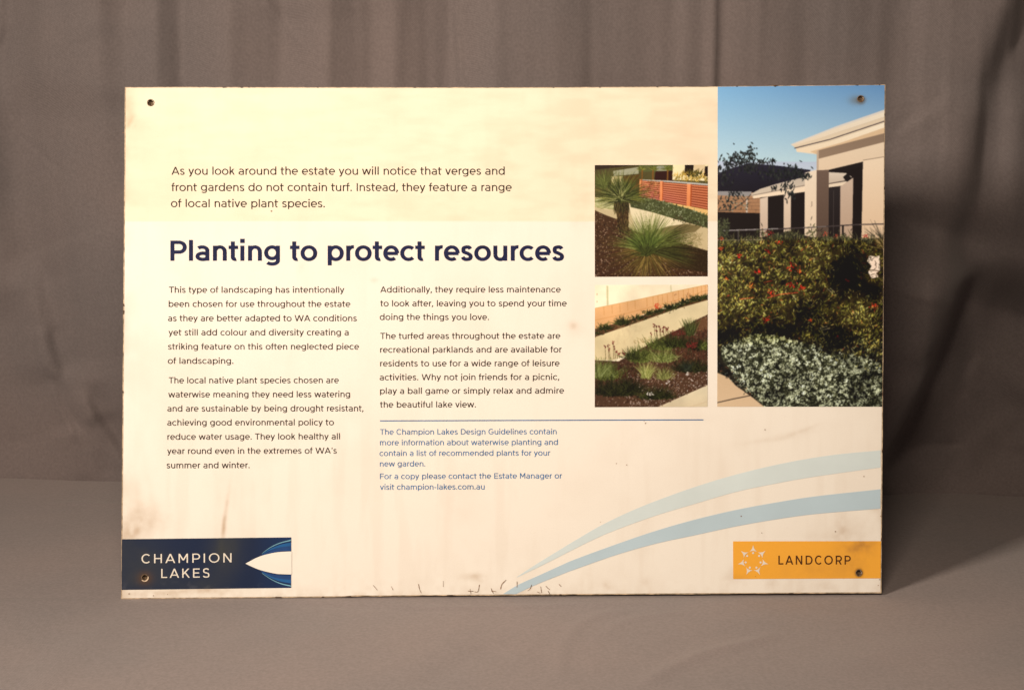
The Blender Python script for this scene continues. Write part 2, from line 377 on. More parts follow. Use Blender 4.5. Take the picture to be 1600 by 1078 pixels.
# ---------------------------------------------------------------- stroke lettering
def arc(x0, x1, y0, y1, a0, a1, h, v, sup=2.04):
    """centre line of part of an oval whose outer edge fills the box; h, v = half thickness across / along"""
    n_ = max(6, int(abs(a1 - a0) / 9)); a = np.radians(np.linspace(a0, a1, n_ + 1))
    rx, ry = (x1 - x0) / 2 - h, (y1 - y0) / 2 - v; c, s_ = np.cos(a), np.sin(a)
    return list(zip((x0 + x1) / 2 + rx * np.sign(c) * np.abs(c) ** (2 / sup), (y0 + y1) / 2 + ry * np.sign(s_) * np.abs(s_) ** (2 / sup)))
def crom(p, n_=7):
    p = [np.array(q, float) for q in p]; p = [2 * p[0] - p[1]] + p + [2 * p[-1] - p[-2]]; o = []
    for i in range(1, len(p) - 2):
        for t_ in np.linspace(0, 1, n_, endpoint=False):
            a, b, c, d = p[i - 1:i + 3]
            o.append(.5 * (2 * b + (c - a) * t_ + (2 * a - 5 * b + 4 * c - d) * t_ ** 2 + (3 * b - a - 3 * c + d) * t_ ** 3))
    return [tuple(q) for q in o] + [tuple(p[-2])]
XH, CAP, ASC, DSC, OV = .54, .72, .745, -.165, .012
def glyph(ch, W, style='round'):
    """-> (strokes, solid polygons, advance); W = stem thickness"""
    h, v = W / 2, W * .45; S_, P_ = [], []
    def st(x, y0, y1): P_.append([(x, y0), (x + W, y0), (x + W, y1), (x, y1)])       # stem by its left edge
    def bar(x0, x1, yc): P_.append([(x0, yc - v), (x1, yc - v), (x1, yc + v), (x0, yc + v)])
    def dg(x0, y0, x1, y1, k=1.0):                                                  # diagonal, horizontal cuts; x = centre
        ww = k * W * math.hypot(x1 - x0, y1 - y0) / abs(y1 - y0) / 2
        P_.append([(x0 - ww, y0), (x0 + ww, y0), (x1 + ww, y1), (x1 - ww, y1)])
    def A(*a, **k): S_.append(arc(*a, h, v, **k))
    def box(x, y): P_.append([(x - .006, y), (x + W + .012, y), (x + W + .012, y + W + .016), (x - .006, y + W + .016)])
    if ch == 'o': A(.04, .60, -OV, XH + OV, 0, 360); ad = .64
    elif ch == 'c': A(.04, .60, -OV, XH + OV, 46, 314); ad = .555
    elif ch == 'e':
        A(.04, .575, -OV, XH + OV, 0, 308); bar(.04 + h, .575 - h * .6, XH * .485); ad = .605
    elif ch == 'b': st(.08, 0, ASC); A(.08, .62, -OV, XH + OV, 0, 360); ad = .655
    elif ch == 'p': st(.08, DSC, XH); A(.08, .62, -OV, XH + OV, 0, 360); ad = .655
    elif ch == 'd': st(.58 - W, 0, ASC); A(.04, .58, -OV, XH + OV, 0, 360); ad = .655
    elif ch == 'q': st(.58 - W, DSC, XH); A(.04, .58, -OV, XH + OV, 0, 360); ad = .655
    elif ch == 'g':
        st(.57 - W, .0, XH); A(.04, .57, .02, XH + OV, 0, 360); A(.05, .57, DSC - .012, .19, 4, -145); ad = .65
    elif ch == 'a':
        A(.02, .505, XH - .37, XH + OV, 136, 0); st(.505 - W, 0, XH - .17)
        A(.04, .54, -OV, .33, 24, 336); ad = .58
    elif ch in 'nh':
        st(.08, 0, XH if ch == 'n' else ASC); A(.08, .545, XH - .45, XH + OV, 178, 0); st(.545 - W, 0, XH - .22); ad = .615
    elif ch == 'm':
        st(.08, 0, XH); A(.08, .48, XH - .42, XH + OV, 178, 0); st(.48 - W, 0, XH - .205)
        A(.48 - W, .85, XH - .42, XH + OV, 178, 0); st(.85 - W, 0, XH - .205); ad = .925
    elif ch == 'u': st(.545 - W, 0, XH); A(.075, .545, -OV, .45, 182, 360); st(.075, .215, XH); ad = .615
    elif ch == 'r': st(.08, 0, XH); A(.08, .56, XH - .46, XH + .018, 175, 84); ad = .37
    elif ch == 't':
        st(.10, .13, .69); A(.10, .40, -.01, .27, 180, 292); bar(.025, .345, XH - v); ad = .375
    elif ch == 'f':
        st(.095, 0, .585); A(.095, .41, .44, ASC + .012, 180, 78); bar(.025, .33, XH - v); ad = .335
    elif ch == 'i': st(.078, 0, XH); box(.078, .635); ad = .156 + W
    elif ch == 'l': st(.078, 0, ASC); ad = .156 + W
    elif ch == 'j': st(.078, -.04, XH); box(.078, .635); A(-.16, .078 + W, DSC - .01, .08, 0, -70); ad = .156 + W
    elif ch == 'k':
        st(.08, 0, ASC); dg(.11, .155, .47 - h, XH); dg(.51 - h, 0, .285, .33); ad = .545
    elif ch == 's':
        T_, B_, L_, R_ = XH + OV - v, -OV + v, .055 + h, .435 - h
        S_.append(crom([(R_ - .005, T_ - .065), (.32, T_ - .012), (.245, T_), (.125 + h * .3, T_ - .03), (L_ + .005, T_ - .11), (.12 + h * .4, XH * .5 + .045),
                        (.25, XH * .5), (.365 - h * .4, XH * .5 - .05), (R_ + .005, B_ + .11), (.375 - h * .4, B_ + .03), (.25, B_), (.15, B_ + .02), (L_ - .02, B_ + .085)])); ad = .485
    elif ch == 'v': dg(.02 + h, XH, .265, 0); dg(.51 - h, XH, .265, 0); ad = .53
    elif ch == 'y':
        dg(.02 + h, XH, .27, 0); dg(.51 - h, XH, .215, -.07); A(.0, .27, DSC - .01, .05, -12, -118); ad = .53
    elif ch == 'w': dg(.02 + h, XH, .225, 0); dg(.41, XH, .225, 0); dg(.41, XH, .595, 0); dg(.80 - h, XH, .595, 0); ad = .82
    elif ch == 'x': dg(.03 + h, XH, .50 - h, 0, 1.02); dg(.50 - h, XH, .03 + h, 0, 1.02); ad = .53
    elif ch == 'A':
        dg(.02 + h, 0, .365, CAP); dg(.71 - h, 0, .365, CAP); bar(.14, .59, .215); ad = .73
    elif ch == 'C': A(.05, .73, -OV, CAP + OV, 44, 316); ad = .72
    elif ch == 'D':
        st(.09, 0, CAP); q = arc(.03, .70, 0, CAP, 90, -90, h, v); S_.append([(.09, CAP - v)] + q + [(.09, v)]); ad = .745
    elif ch == 'E': st(.09, 0, CAP); bar(.09, .58, CAP - v); bar(.09, .54, .365); bar(.09, .585, v); ad = .635
    elif ch == 'F': st(.09, 0, CAP); bar(.09, .58, CAP - v); bar(.09, .54, .34); ad = .615
    elif ch == 'G': A(.05, .735, -OV, CAP + OV, 44, 318); st(.70 - W, .10, .375); bar(.42, .70, .375 - v); ad = .765
    elif ch == 'H': st(.09, 0, CAP); st(.64 - W, 0, CAP); bar(.09, .64, .365); ad = .735
    elif ch == 'I': st(.09, 0, CAP); ad = .18 + W
    elif ch == 'K': st(.09, 0, CAP); dg(.12, .235, .60 - h, CAP); dg(.64 - h, 0, .29, .43); ad = .67
    elif ch == 'L': st(.09, 0, CAP); bar(.09, .53, v); ad = .57
    elif ch == 'M': st(.09, 0, CAP); st(.75 - W, 0, CAP); dg(.09 + h, CAP, .42, .20); dg(.75 - h, CAP, .42, .20); ad = .84
    elif ch == 'N': st(.09, 0, CAP); st(.67 - W, 0, CAP); dg(.09 + h, CAP, .67 - h, 0); ad = .76
    elif ch == 'O': A(.05, .80, -OV, CAP + OV, 0, 360); ad = .85
    elif ch in 'PR':
        st(.09, 0, CAP); q = arc(.12, .64, .25, CAP, 90, -90, h, v); S_.append([(.09, CAP - v)] + q + [(.09, .25 + v)]); ad = .67
        if ch == 'R': dg(.61 - h, 0, .39, .28); ad = .67
    elif ch == 'S':
        T_, B_, L_, R_ = CAP + OV - v, -OV + v, .07 + h, .53 - h
        S_.append(crom([(R_ - .01, T_ - .09), (.40, T_ - .015), (.30, T_), (.15, T_ - .04), (L_, T_ - .15), (.15, .42), (.30, .365), (.45, .31), (R_ + .005, B_ + .14), (.45, B_ + .035), (.30, B_), (.17, B_ + .025), (L_ - .03, B_ + .10)])); ad = .60
    elif ch == 'T': st(.305 - h, 0, CAP); bar(.025, .585, CAP - v); ad = .61
    elif ch == 'W': dg(.03 + h, CAP, .30, 0); dg(.545, CAP, .30, 0); dg(.545, CAP, .79, 0); dg(1.06 - h, CAP, .79, 0); ad = 1.09
    elif ch == '.': P_.append([(.07, 0), (.085 + W, 0), (.085 + W, W + .015), (.07, W + .015)]); ad = .155 + W
    elif ch == ',': P_.append([(.07, 0), (.085 + W, 0), (.085 + W, W + .015), (.07, W + .015)]); dg(.085 + h, .01, .06, -.11, .7); ad = .155 + W
    elif ch == '\u2019': dg(.10 + h, CAP, .07 + h, CAP - .2, .8); ad = .15 + W
    elif ch == '-': bar(.06, .31, .27); ad = .37
    else: ad = .30
    return S_, P_, ad

class Lettering:
    """flat printed letters gathered into one mesh; every stroke a hair in front of the last so none coincide"""
    def __init__(self): self.V = []; self.F = []; self.k = 0
    def add(self, pts, faces, z):
        b = len(self.V); z = z + .000003 * (self.k % 7); self.k += 1
        uvp = on_sign([p[0] for p in pts], [p[1] for p in pts])
        self.V += [(u, -z, v_) for u, v_ in uvp]; self.F += [tuple(b + i for i in f) for f in faces]
    def line(self, text, x0, x1, y, cap, W, z=.0005, y1=None, track=0.0, caps_style=None):
        em = cap / CAP; G = [glyph(c, W) for c in text]; pos = []; x = 0
        for c, g in zip(text, G): pos.append(x); x += g[2] + track
        ext = [p[0] for g, ox in zip(G, pos) for q in g[1] + g[0] for p in [(a[0] + ox, 0) for a in q]]
        lo, hi = min(ext), max(ext); sx = (x1 - x0) / (hi - lo); y1 = y if y1 is None else y1
        def tr(p, ox):
            X_ = x0 + (p[0] + ox - lo) * sx
            return (X_, y + (y1 - y) * (X_ - x0) / (x1 - x0) - p[1] * em)
        h, v = W / 2, W * .45
        for g, ox in zip(G, pos):
            for poly in g[1]: self.add([tr(p, ox) for p in poly], [(0, 1, 2, 3)], z)
            for s_ in g[0]:
                p = np.array(s_); closed = np.hypot(*(p[0] - p[-1])) < 1e-6
                if closed: p = p[:-1]; tg = np.roll(p, -1, 0) - np.roll(p, 1, 0)
                else: tg = np.gradient(p, axis=0)
                tg /= np.hypot(tg[:, 0], tg[:, 1])[:, None]; nrm = np.c_[-tg[:, 1] * h, tg[:, 0] * v]
                # constant-ish thickness: scale so that the offset length follows the direction
                a_, b_ = p + nrm, p - nrm; n_ = len(p); pts = [tr(q, ox) for q in a_] + [tr(q, ox) for q in b_]
                m_ = n_ if closed else n_ - 1
                self.add(pts, [(i, (i + 1) % n_, n_ + (i + 1) % n_, n_ + i) for i in range(m_)], z)
    def build(self, name, mat, parent, fix=True):
        me = bpy.data.meshes.new(name); me.from_pydata(self.V, [], self.F); me.update()
        o = link(name, me, mat, parent); bm = bmesh.new(); bm.from_mesh(me)
        for f in bm.faces:
            if f.normal.y > 0: f.normal_flip()
        bm.to_mesh(me); bm.free(); return o

M_brown = ink('brown_text_ink', (.035, .026, .022), .5, .10, .3, 90)
M_navy = ink('navy_heading_ink', (.010, .014, .060), .5, .10, .25, 60)
M_blue = ink('blue_text_ink', (.05, .16, .38), .5, .10, .2, 60)
def text_part(name, lines, cap, W, mat, track=-.012):
    L_ = Lettering()
    for q in lines: L_.line(*q[:4], cap, W, y1=(q[4] if len(q) > 4 else None), track=track)
    return L_.build(name, mat, sign)
text_part('introduction_text', [
    ('As you look around the estate you will notice that verges and', 268, 788.5, 273.4),
    ('front gardens do not contain turf. Instead, they feature a range', 268, 799, 298.9),
    ('of local native plant species.', 268, 507.5, 323.9, 324.2)], 12.3, .098, M_brown)
text_part('heading_text', [('Planting to protect resources', 266.3, 878, 407.6)], 31.4, .135, M_navy, -.034)
text_part('paragraph_text', [
    ('This type of landscaping has intentionally', 264, 538, 457.5), ('been chosen for use throughout the estate', 263.7, 547, 479.6),
    ('as they are better adapted to WA conditions', 263.2, 556.7, 501.9), ('yet still add colour and diversity creating a', 263.4, 544.7, 524.0),
    ('striking feature on this often neglected piece', 263.2, 560.6, 546.1), ('of landscaping.', 263, 364.6, 568.3)], 9.5, .104, M_brown)
text_part('paragraph_text', [
    ('The local native plant species chosen are', 263.7, 529, 598.8, 598.5), ('waterwise meaning they need less watering', 263, 547, 620.8, 620.4),
    ('and are sustainable by being drought resistant,', 262.2, 567.8, 642.8, 642.4), ('achieving good environmental policy to', 262, 521, 664.7, 664.2),
    ('reduce water usage. They look healthy all', 261.7, 531.2, 686.8, 686.2), ('year round even in the extremes of WA\u2019s', 261.3, 525.5, 709.0, 708.4),
    ('summer and winter.', 261, 390, 731.3, 731)], 9.5, .104, M_brown)
text_part('paragraph_text', [
    ('Additionally, they require less maintenance', 594.2, 875.6, 457.2, 457.0), ('to look after, leaving you to spend your time', 594.2, 885, 478.8, 478.6),
    ('doing the things you love.', 594, 763.8, 500.0)], 9.5, .104, M_brown)
text_part('paragraph_text', [
    ('The turfed areas throughout the estate are', 594.2, 875, 529.6, 529.3), ('recreational parklands and are available for', 594, 877.5, 551.0, 550.6),
    ('residents to use for a wide range of leisure', 594, 873.8, 572.5, 572.0), ('activities. Why not join friends for a picnic,', 593.8, 873.6, 594.0, 593.4),
    ('play a ball game or simply relax and admire', 593.8, 880.8, 615.3, 614.7), ('the beautiful lake view.', 593.8, 743.4, 636.7, 636.3)], 9.5, .104, M_brown)
text_part('guidelines_text', [
    ('The Champion Lakes Design Guidelines contain', 593.8, 869.6, 678.9, 678.2), ('more information about waterwise planting and', 593.7, 871.6, 695.5, 694.8),
    ('contain a list of recommended plants for your', 593.6, 859.6, 712.1, 711.5), ('new garden.', 593.6, 664.4, 728.6, 728.4),
    ('For a copy please contact the Estate Manager or', 593.7, 878, 748.1, 747.2), ('visit champion-lakes.com.au', 593.7, 757.2, 764.9, 764.3)], 8.6, .100, M_blue)

# ---------------------------------------------------------------- flat shapes
def flat(name, polys, z, mat, parent, step=0):
    bm = bmesh.new()
    for k, pts in enumerate(polys):
        p = np.array(pts, float); uvp = on_sign(p[:, 0], p[:, 1])
        vs = [bm.verts.new((u, -(z + k * step), v_)) for u, v_ in uvp]
        f = bm.faces.new(vs)
    bm.normal_update()
    for f in bm.faces:
        if f.normal.y > 0: f.normal_flip()
    bmesh.ops.triangulate(bm, faces=bm.faces[:])
    me = bpy.data.meshes.new(name); bm.to_mesh(me); bm.free(); return link(name, me, mat, parent)
def strip(name, top, bot, z, mat, parent, n_=60):
    top = np.array(crom(top)); bot = np.array(crom(bot))
    def rs(p):
        d = np.r_[0, np.cumsum(np.hypot(*np.diff(p, axis=0).T))]; t_ = np.linspace(0, d[-1], n_)
        return np.c_[np.interp(t_, d, p[:, 0]), np.interp(t_, d, p[:, 1])]
    a_, b_ = rs(top), rs(bot); pts = np.r_[a_, b_]; uvp = on_sign(pts[:, 0], pts[:, 1])
    V = np.c_[uvp[:, 0], np.full(len(uvp), -z), uvp[:, 1]]
    F = [(i, n_ + i, n_ + i + 1, i + 1) for i in range(n_ - 1)]
    return link(name, mesh_np(name, V, F), mat, parent)
z8 = lambda X_, Y_: (900 + X_ / 3.2, 640 + Y_ / 3.2)
z7 = lambda X_, Y_: (480 + X_ / 3.636, 840 + Y_ / 3.636)
M_up = ink('pale_swoosh_ink', (.59, .70, .77), .5, .10, .05, 12)
M_lo = ink('sky_swoosh_ink', (.44, .58, .71), .5, .10, .05, 12)
strip('swoosh_stripe', [z7(1190, 222), z7(1300, 150), z7(1450, 58), z8(0, 650), z8(130, 575), z8(300, 495), z8(500, 418), z8(700, 352), z8(900, 298), z8(1100, 255), z8(1300, 224), z8(1522, 203)],
      [z7(1192, 224), z7(1350, 148), z7(1600, 22), z8(200, 600), z8(400, 528), z8(600, 468), z8(800, 410), z8(1000, 368), z8(1200, 333), z8(1522, 288)], .0005, M_up, sign)
strip('swoosh_stripe', [z7(1112, 318), z7(1200, 265), z7(1300, 220), z7(1450, 152), z8(0, 745), z8(200, 672), z8(400, 604), z8(600, 547), z8(800, 500), z8(1000, 463), z8(1200, 432), z8(1521, 397)],
      [z7(1185, 319), z7(1300, 265), z7(1450, 205), z8(0, 795), z8(200, 725), z8(400, 668), z8(600, 625), z8(800, 582), z8(1000, 547), z8(1200, 520), z8(1521, 493)], .0006, M_lo, sign)
flat('divider_line', [[(593.6, 656.6), (1099, 655.0), (1099, 656.5), (593.6, 658.1)]], .0005, ink('divider_ink', (.04, .13, .33)), sign)

# ---------------------------------------------------------------- company panels
def quad_fn(TL, TR, BR, BL):
    TL, TR, BR, BL = map(lambda p: np.array(p, float), (TL, TR, BR, BL))
    def f(s, t):
        s_, t_ = s[..., None], t[..., None]; q = (TL * (1 - s_) + TR * s_) * (1 - t_) + (BL * (1 - s_) + BR * s_) * t_
        return q[..., 0], q[..., 1]
    return f
def inside(px, py, poly):
    c = np.zeros(px.shape, bool); n_ = len(poly)
    for i in range(n_):
        (x0, y0), (x1, y1) = poly[i], poly[(i + 1) % n_]
        if y0 == y1: continue
        m = ((y0 > py) != (y1 > py)) & (px < (x1 - x0) * (py - y0) / (y1 - y0) + x0); c ^= m
    return c
z6 = lambda X_, Y_: (180 + X_ / 5.333, 820 + Y_ / 5.333)
top_c = crom([z6(1086, 320), z6(1200, 262), z6(1320, 230), z6(1400, 221), z6(1471, 218)]); bot_c = crom([z6(1086, 320), z6(1200, 370), z6(1330, 402), z6(1400, 408), z6(1471, 410)])
# navy panel, cut where the white flash of the sheet shows
TLc, TRc, BRc, BLc = (190.6, 842.0), (455.2, 839.0), (455.0, 917.8), (190.0, 921.0)
nxp, nyp = 340, 110
s, t = np.meshgrid(np.linspace(0, 1, nxp), np.linspace(0, 1, nyp)); fpx, fpy = quad_fn(TLc, TRc, BRc, BLc)(s, t)
navy = np.ones((nyp, nxp, 3)) * np.array([.012, .022, .062])
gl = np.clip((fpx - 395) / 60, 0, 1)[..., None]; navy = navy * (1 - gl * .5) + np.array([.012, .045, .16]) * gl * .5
DB = np.clip(.70 * blob(fpx, fpy, 215, 880, 55, 50, 0) + .75 * blob(fpx, fpy, 350, 872, 26, 60, .35) + .3 * blob(fpx, fpy, 300, 912, 60, 12, 0) + .25 * blob(fpx, fpy, 345, 845, 6, 30, 0), 0, .9)
DB *= .65 + .5 * gate(samp(N1, fpx, fpy), .32, .66)
navy = navy * (1 - DB[..., None]) + np.array([.040, .046, .054]) * DB[..., None]
RB = np.clip(samp(RUST, fpx, fpy) * 1.4, 0, 1)[..., None]; navy = navy * (1 - .55 * RB) + np.array([.10, .055, .025]) * .55 * RB
navy += (.02 * gate(samp(N2, fpx, fpy), .62, .8) * np.exp(-((fpy - 918) / 8) ** 2))[..., None]
logo = px_grid('logo_panel', quad_fn(TLc, TRc, BRc, BLc), nxp, nyp, navy, .0006, print_mat('navy_panel_ink', .45, .12), sign, HOLES)
M_white = ink('white_print', (.72, .69, .65), .5, .10, .05, 20)
FL_ = [(x, y) for x, y in top_c] + [(x, y) for x, y in bot_c[::-1][:-1]]
pts_t = np.array(top_c); pts_b = np.array(bot_c)
strip('white_flash', top_c[::3] + [top_c[-1]], bot_c[::3] + [bot_c[-1]], .0009, ink('bare_sheet_white', (.79, .775, .755), .5, .1, .03, 20), logo, 40)
def curve_band(name, cl, wd, z, mat, parent):
    p = np.array(crom(cl)); tg = np.gradient(p, axis=0); tg /= np.hypot(*tg.T)[:, None]; w_ = np.linspace(wd[0], wd[1], len(p))[:, None] / 2
    nr = np.c_[-tg[:, 1], tg[:, 0]] * w_; a_, b_ = p - nr, p + nr; b_[:, 0] = np.minimum(b_[:, 0], 454.9); a_[:, 0] = np.minimum(a_[:, 0], 454.9)
    n_ = len(p); pts = np.r_[a_, b_]; uvp = on_sign(pts[:, 0], pts[:, 1]); V = np.c_[uvp[:, 0], np.full(len(uvp), -z), uvp[:, 1]]
    return link(name, mesh_np(name, V, [(i, n_ + i, n_ + i + 1, i + 1) for i in range(n_ - 1)]), mat, parent)
M_thin = ink('pale_blue_print', (.17, .38, .52), .5, .10, .2, 40); M_mid = ink('mid_blue_print', (.018, .10, .30), .5, .10, .2, 40); M_mid2 = ink('deep_blue_print', (.02, .06, .20), .5, .10, .2, 40)
curve_band('blue_curve', [z6(1215, 258), z6(1300, 222), z6(1380, 200), z6(1470, 190)], (1, 9), .0007, M_mid2, logo)
curve_band('blue_curve', [z6(1225, 245), z6(1290, 205), z6(1380, 172), z6(1470, 158)], (.8, 5.5), .0008, M_mid, logo)
curve_band('blue_curve', [z6(1225, 235), z6(1290, 188), z6(1370, 150), z6(1470, 124)], (.5, 1.7), .00085, M_thin, logo)
curve_band('blue_curve', [z6(1215, 382), z6(1300, 415), z6(1380, 433), z6(1470, 440)], (1, 9), .0007, M_mid2, logo)
curve_band('blue_curve', [z6(1225, 392), z6(1300, 432), z6(1380, 458), z6(1470, 470)], (.8, 5.5), .0008, M_mid, logo)
curve_band('blue_curve', [z6(1225, 400), z6(1300, 450), z6(1380, 486), z6(1470, 507)], (.5, 1.7), .00085, M_thin, logo)
L_ = Lettering(); L_.line('CHAMPION', 222.4, 362.2, 879.4, 14.2, .094, z=.0009, y1=877.9, track=.13); L_.line('LAKES', 252.2, 326.4, 902.3, 14.2, .094, z=.0009, y1=901.5, track=.13)
L_.build('logo_lettering', M_white, logo)
# orange panel
TLc, TRc, BRc, BLc = (1145.2, 845.3), (1376.2, 845.0), (1375.8, 903.0), (1145.5, 904.0)
nxp, nyp = 300, 80
s, t = np.meshgrid(np.linspace(0, 1, nxp), np.linspace(0, 1, nyp)); fpx, fpy = quad_fn(TLc, TRc, BRc, BLc)(s, t)
org = np.ones((nyp, nxp, 3)) * np.array([.82, .405, .05])
DB = .45 * blob(fpx, fpy, 1345, 852, 30, 12, 0) + .25 * blob(fpx, fpy, 1335, 870, 22, 30, .5) + .2 * blob(fpx, fpy, 1150, 903, 20, 6) + .18 * blob(fpx, fpy, 1270, 890, 60, 18)
DB = np.clip(DB * (.3 + gate(samp(N2 * .5 + N1 * .5, fpx, fpy), .32, .66)), 0, 1)[..., None]
org = org * (1 - DB) + np.array([.42, .20, .05]) * DB
RB = np.clip(samp(RUST, fpx, fpy) * 1.15, 0, 1)[..., None] * (fpx > 1300)[..., None]; org = org * (1 - RB) + np.array([.05, .025, .015]) * RB
pan = px_grid('logo_panel', quad_fn(TLc, TRc, BRc, BLc), nxp, nyp, org, .0006, print_mat('orange_panel_ink', .42, .3), sign, HOLES)
logo['label'] = 'navy panel with white company lettering'; pan['label'] = 'orange panel with star emblem'
L_ = Lettering(); L_.line('LANDCORP', 1216, 1328, 881.3, 13.8, .115, z=.0009, track=.12); L_.build('logo_lettering', ink('dark_brown_print', (.075, .028, .012)), pan)
arrows = []
cx, cy = 1176.6, 875.4
for k in range(7):
    a = math.radians(90 + k * 360 / 7); er = np.array([math.cos(a), -math.sin(a)]); et = np.array([-er[1], er[0]]); c0 = np.array([cx, cy])
    shape = [(24.5, 0), (19.5, 1.3), (16.2, 3.4), (13.8, 5.8), (15.0, 2.6), (15.3, 0), (15.0, -2.6), (13.8, -5.8), (16.2, -3.4), (19.5, -1.3)]
    arrows.append([tuple(c0 + er * r_ + et * q) for r_, q in shape])
    arrows.append([tuple(c0 + er * (12 + 1.7 * math.cos(b)) + et * 1.7 * math.sin(b)) for b in np.linspace(0, 2 * math.pi, 11)[:-1]])
for k in range(0, len(arrows), 2):
    flat('star_ray', arrows[k:k + 2], .0009, M_white, pan)

# ---------------------------------------------------------------- drilled holes, scuffs
M_hole = ink('drilled_hole_wall', (.16, .11, .075), .8, .15, .7, 900)
for hx, hy, hr in HOLES:
    a = np.linspace(0, 2 * math.pi, 29)[:-1]; n_ = len(a); V = []; 
    for rr, dep in ((hr + .9, -.00088), (hr + .25, -.00100), (hr - .05, -.00085), (hr - .10, TH + .0003)):
        jr = rng.normal(0, .12, n_) if dep < 0 else 0
        uvp = on_sign(hx + (rr + jr) * np.cos(a), hy + (rr + jr) * np.sin(a)); V += [(u, dep, v_) for u, v_ in uvp]
    F = [(k * n_ + i, k * n_ + (i + 1) % n_, (k + 1) * n_ + (i + 1) % n_, (k + 1) * n_ + i) for k in range(3) for i in range(n_)]
    u_, v_ = on_sign(hx, hy); V.append((float(u_), TH - .0002, float(v_))); c_ = len(V) - 1       # dark cap added so the lit curtain behind doesn't show through
    F = [tuple(f) for f in F] + [(3 * n_ + i, 3 * n_ + (i + 1) % n_, c_) for i in range(n_)]
    me = bpy.data.meshes.new('screw_hole'); me.from_pydata([tuple(map(float, q)) for q in V], [], [tuple(map(int, f)) for f in F]); me.update()
    link('screw_hole', me, M_hole, sign)
SC = [[(375, 268), (385, 280), (398, 295)], [(478, 275), (488, 295)], [(632, 262), (638, 290), (648, 312)], [(773, 245), (773, 275)], [(925, 288), (930, 318)], [(950, 305), (970, 303), (978, 265)],
      [(1045, 285), (1050, 300), (1058, 315)], [(1098, 290), (1106, 262), (1130, 238)], [(1192, 245), (1192, 280)], [(1252, 300), (1266, 288), (1275, 266)], [(1305, 305), (1322, 312)], [(1325, 275), (1332, 312)],
      [(1355, 272), (1366, 284), (1378, 293)], [(1368, 300), (1378, 318)], [(1430, 262), (1442, 275)], [(912, 300), (945, 302)], [(1045, 300), (1075, 304)]]
polys = []
for q in SC:
    p = np.array([z7(*a) for a in q]); p = np.array(crom([tuple(a) for a in p], 5)); tg = np.gradient(p, axis=0); tg /= np.hypot(*tg.T)[:, None]
    wd = (rng.uniform(.5, 1.5, len(p)) * .38)[:, None]; nr = np.c_[-tg[:, 1], tg[:, 0]] * wd
    for i in range(len(p) - 1): polys.append([p[i] - nr[i], p[i] + nr[i], p[i + 1] + nr[i + 1], p[i + 1] - nr[i + 1]])
for x, y, r_ in [(1008.5, 661, 1.5), (1006, 657.5, .8), (963, 724, 1.2), (979, 726, 1.2), (1158, 806, 1.4), (1349.5, 744, 1.2), (1305, 830, 1.6), (1374, 905, 1.2), (1372, 914, 1.0), (1378, 703, 1.3), (424, 330, 1.4), (192.8, 208, 1.2), (1376, 806, 1.3),
                 (1190, 832, 1), (202, 927, 1.5), (240, 930, 1.2), (262, 928, 1), (1195, 671, 1.2), (938, 815, .8), (1180, 900, .8)]:
    polys.append([(x + .75 * r_ * rng.uniform(.6, 1.3) * math.cos(b), y + .75 * r_ * rng.uniform(.6, 1.2) * math.sin(b)) for b in np.linspace(0, 2 * math.pi, 8)[:-1]])
cr_ = [(226.5 + r_ * math.cos(b_), 902 + r_ * math.sin(b_)) for r_, b_ in [(6.2, q) for q in np.linspace(-.35, 2.5, 14)]] + [(226.5 + r_ * math.cos(b_), 902 + r_ * math.sin(b_)) for r_, b_ in [(4.9 - .6 * math.sin((q + .35) / 2.85 * math.pi), q) for q in np.linspace(2.5, -.35, 14)]]
flat('lit_rim_crescent', [cr_], .0013, ink('lit_rim_cream', (.55, .44, .34), .5, .3, .3, 400), sign)  # pale crescent paints the light caught on the hole's lower right rim
flat('scuff_marks', polys, .00095, ink('scuff_brown', (.22, .13, .08), .8, .1, .6, 300), sign, 0)['kind'] = 'stuff'
# nicks along the rim
polys = []
for k in range(26):
    e = rng.integers(0, 4); f_ = rng.random(); L0 = rng.uniform(1.5, 7)
    if e == 0: x, y = edge_px(np.array(0.), np.array(f_)); P4 = [(x + .2, y), (x + rng.uniform(1, 2.0), y + 1), (x + rng.uniform(1, 2.2), y + L0), (x + .2, y + L0 + 1)]
    elif e == 1: x, y = edge_px(np.array(1.), np.array(f_)); P4 = [(x - .2, y), (x - rng.uniform(1, 2.0), y + 1), (x - rng.uniform(1, 2.), y + L0), (x - .2, y + L0 + 1)]
    elif e == 2: x, y = edge_px(np.array(f_), np.array(0.)); P4 = [(x, y + .2), (x + 1, y + rng.uniform(.8, 1.4)), (x + L0, y + rng.uniform(.8, 1.4)), (x + L0 + 1, y + .2)]
    else: x, y = edge_px(np.array(f_), np.array(1.)); P4 = [(x, y - .2), (x + 1, y - rng.uniform(1, 2.2)), (x + L0 * 1.5, y - rng.uniform(1, 2.)), (x + L0 * 1.5 + 1, y - .2)]
    polys.append([(float(a_), float(b_)) for a_, b_ in P4])
polys.append([(1200, 133.6), (1207, 134.2), (1211, 136.5), (1215, 134.4), (1218, 133.6)])
flat('edge_nicks', polys, .0011, ink('nick_dark', (.10, .065, .045), .8, .1, .6, 200), sign, 0)['kind'] = 'stuff'

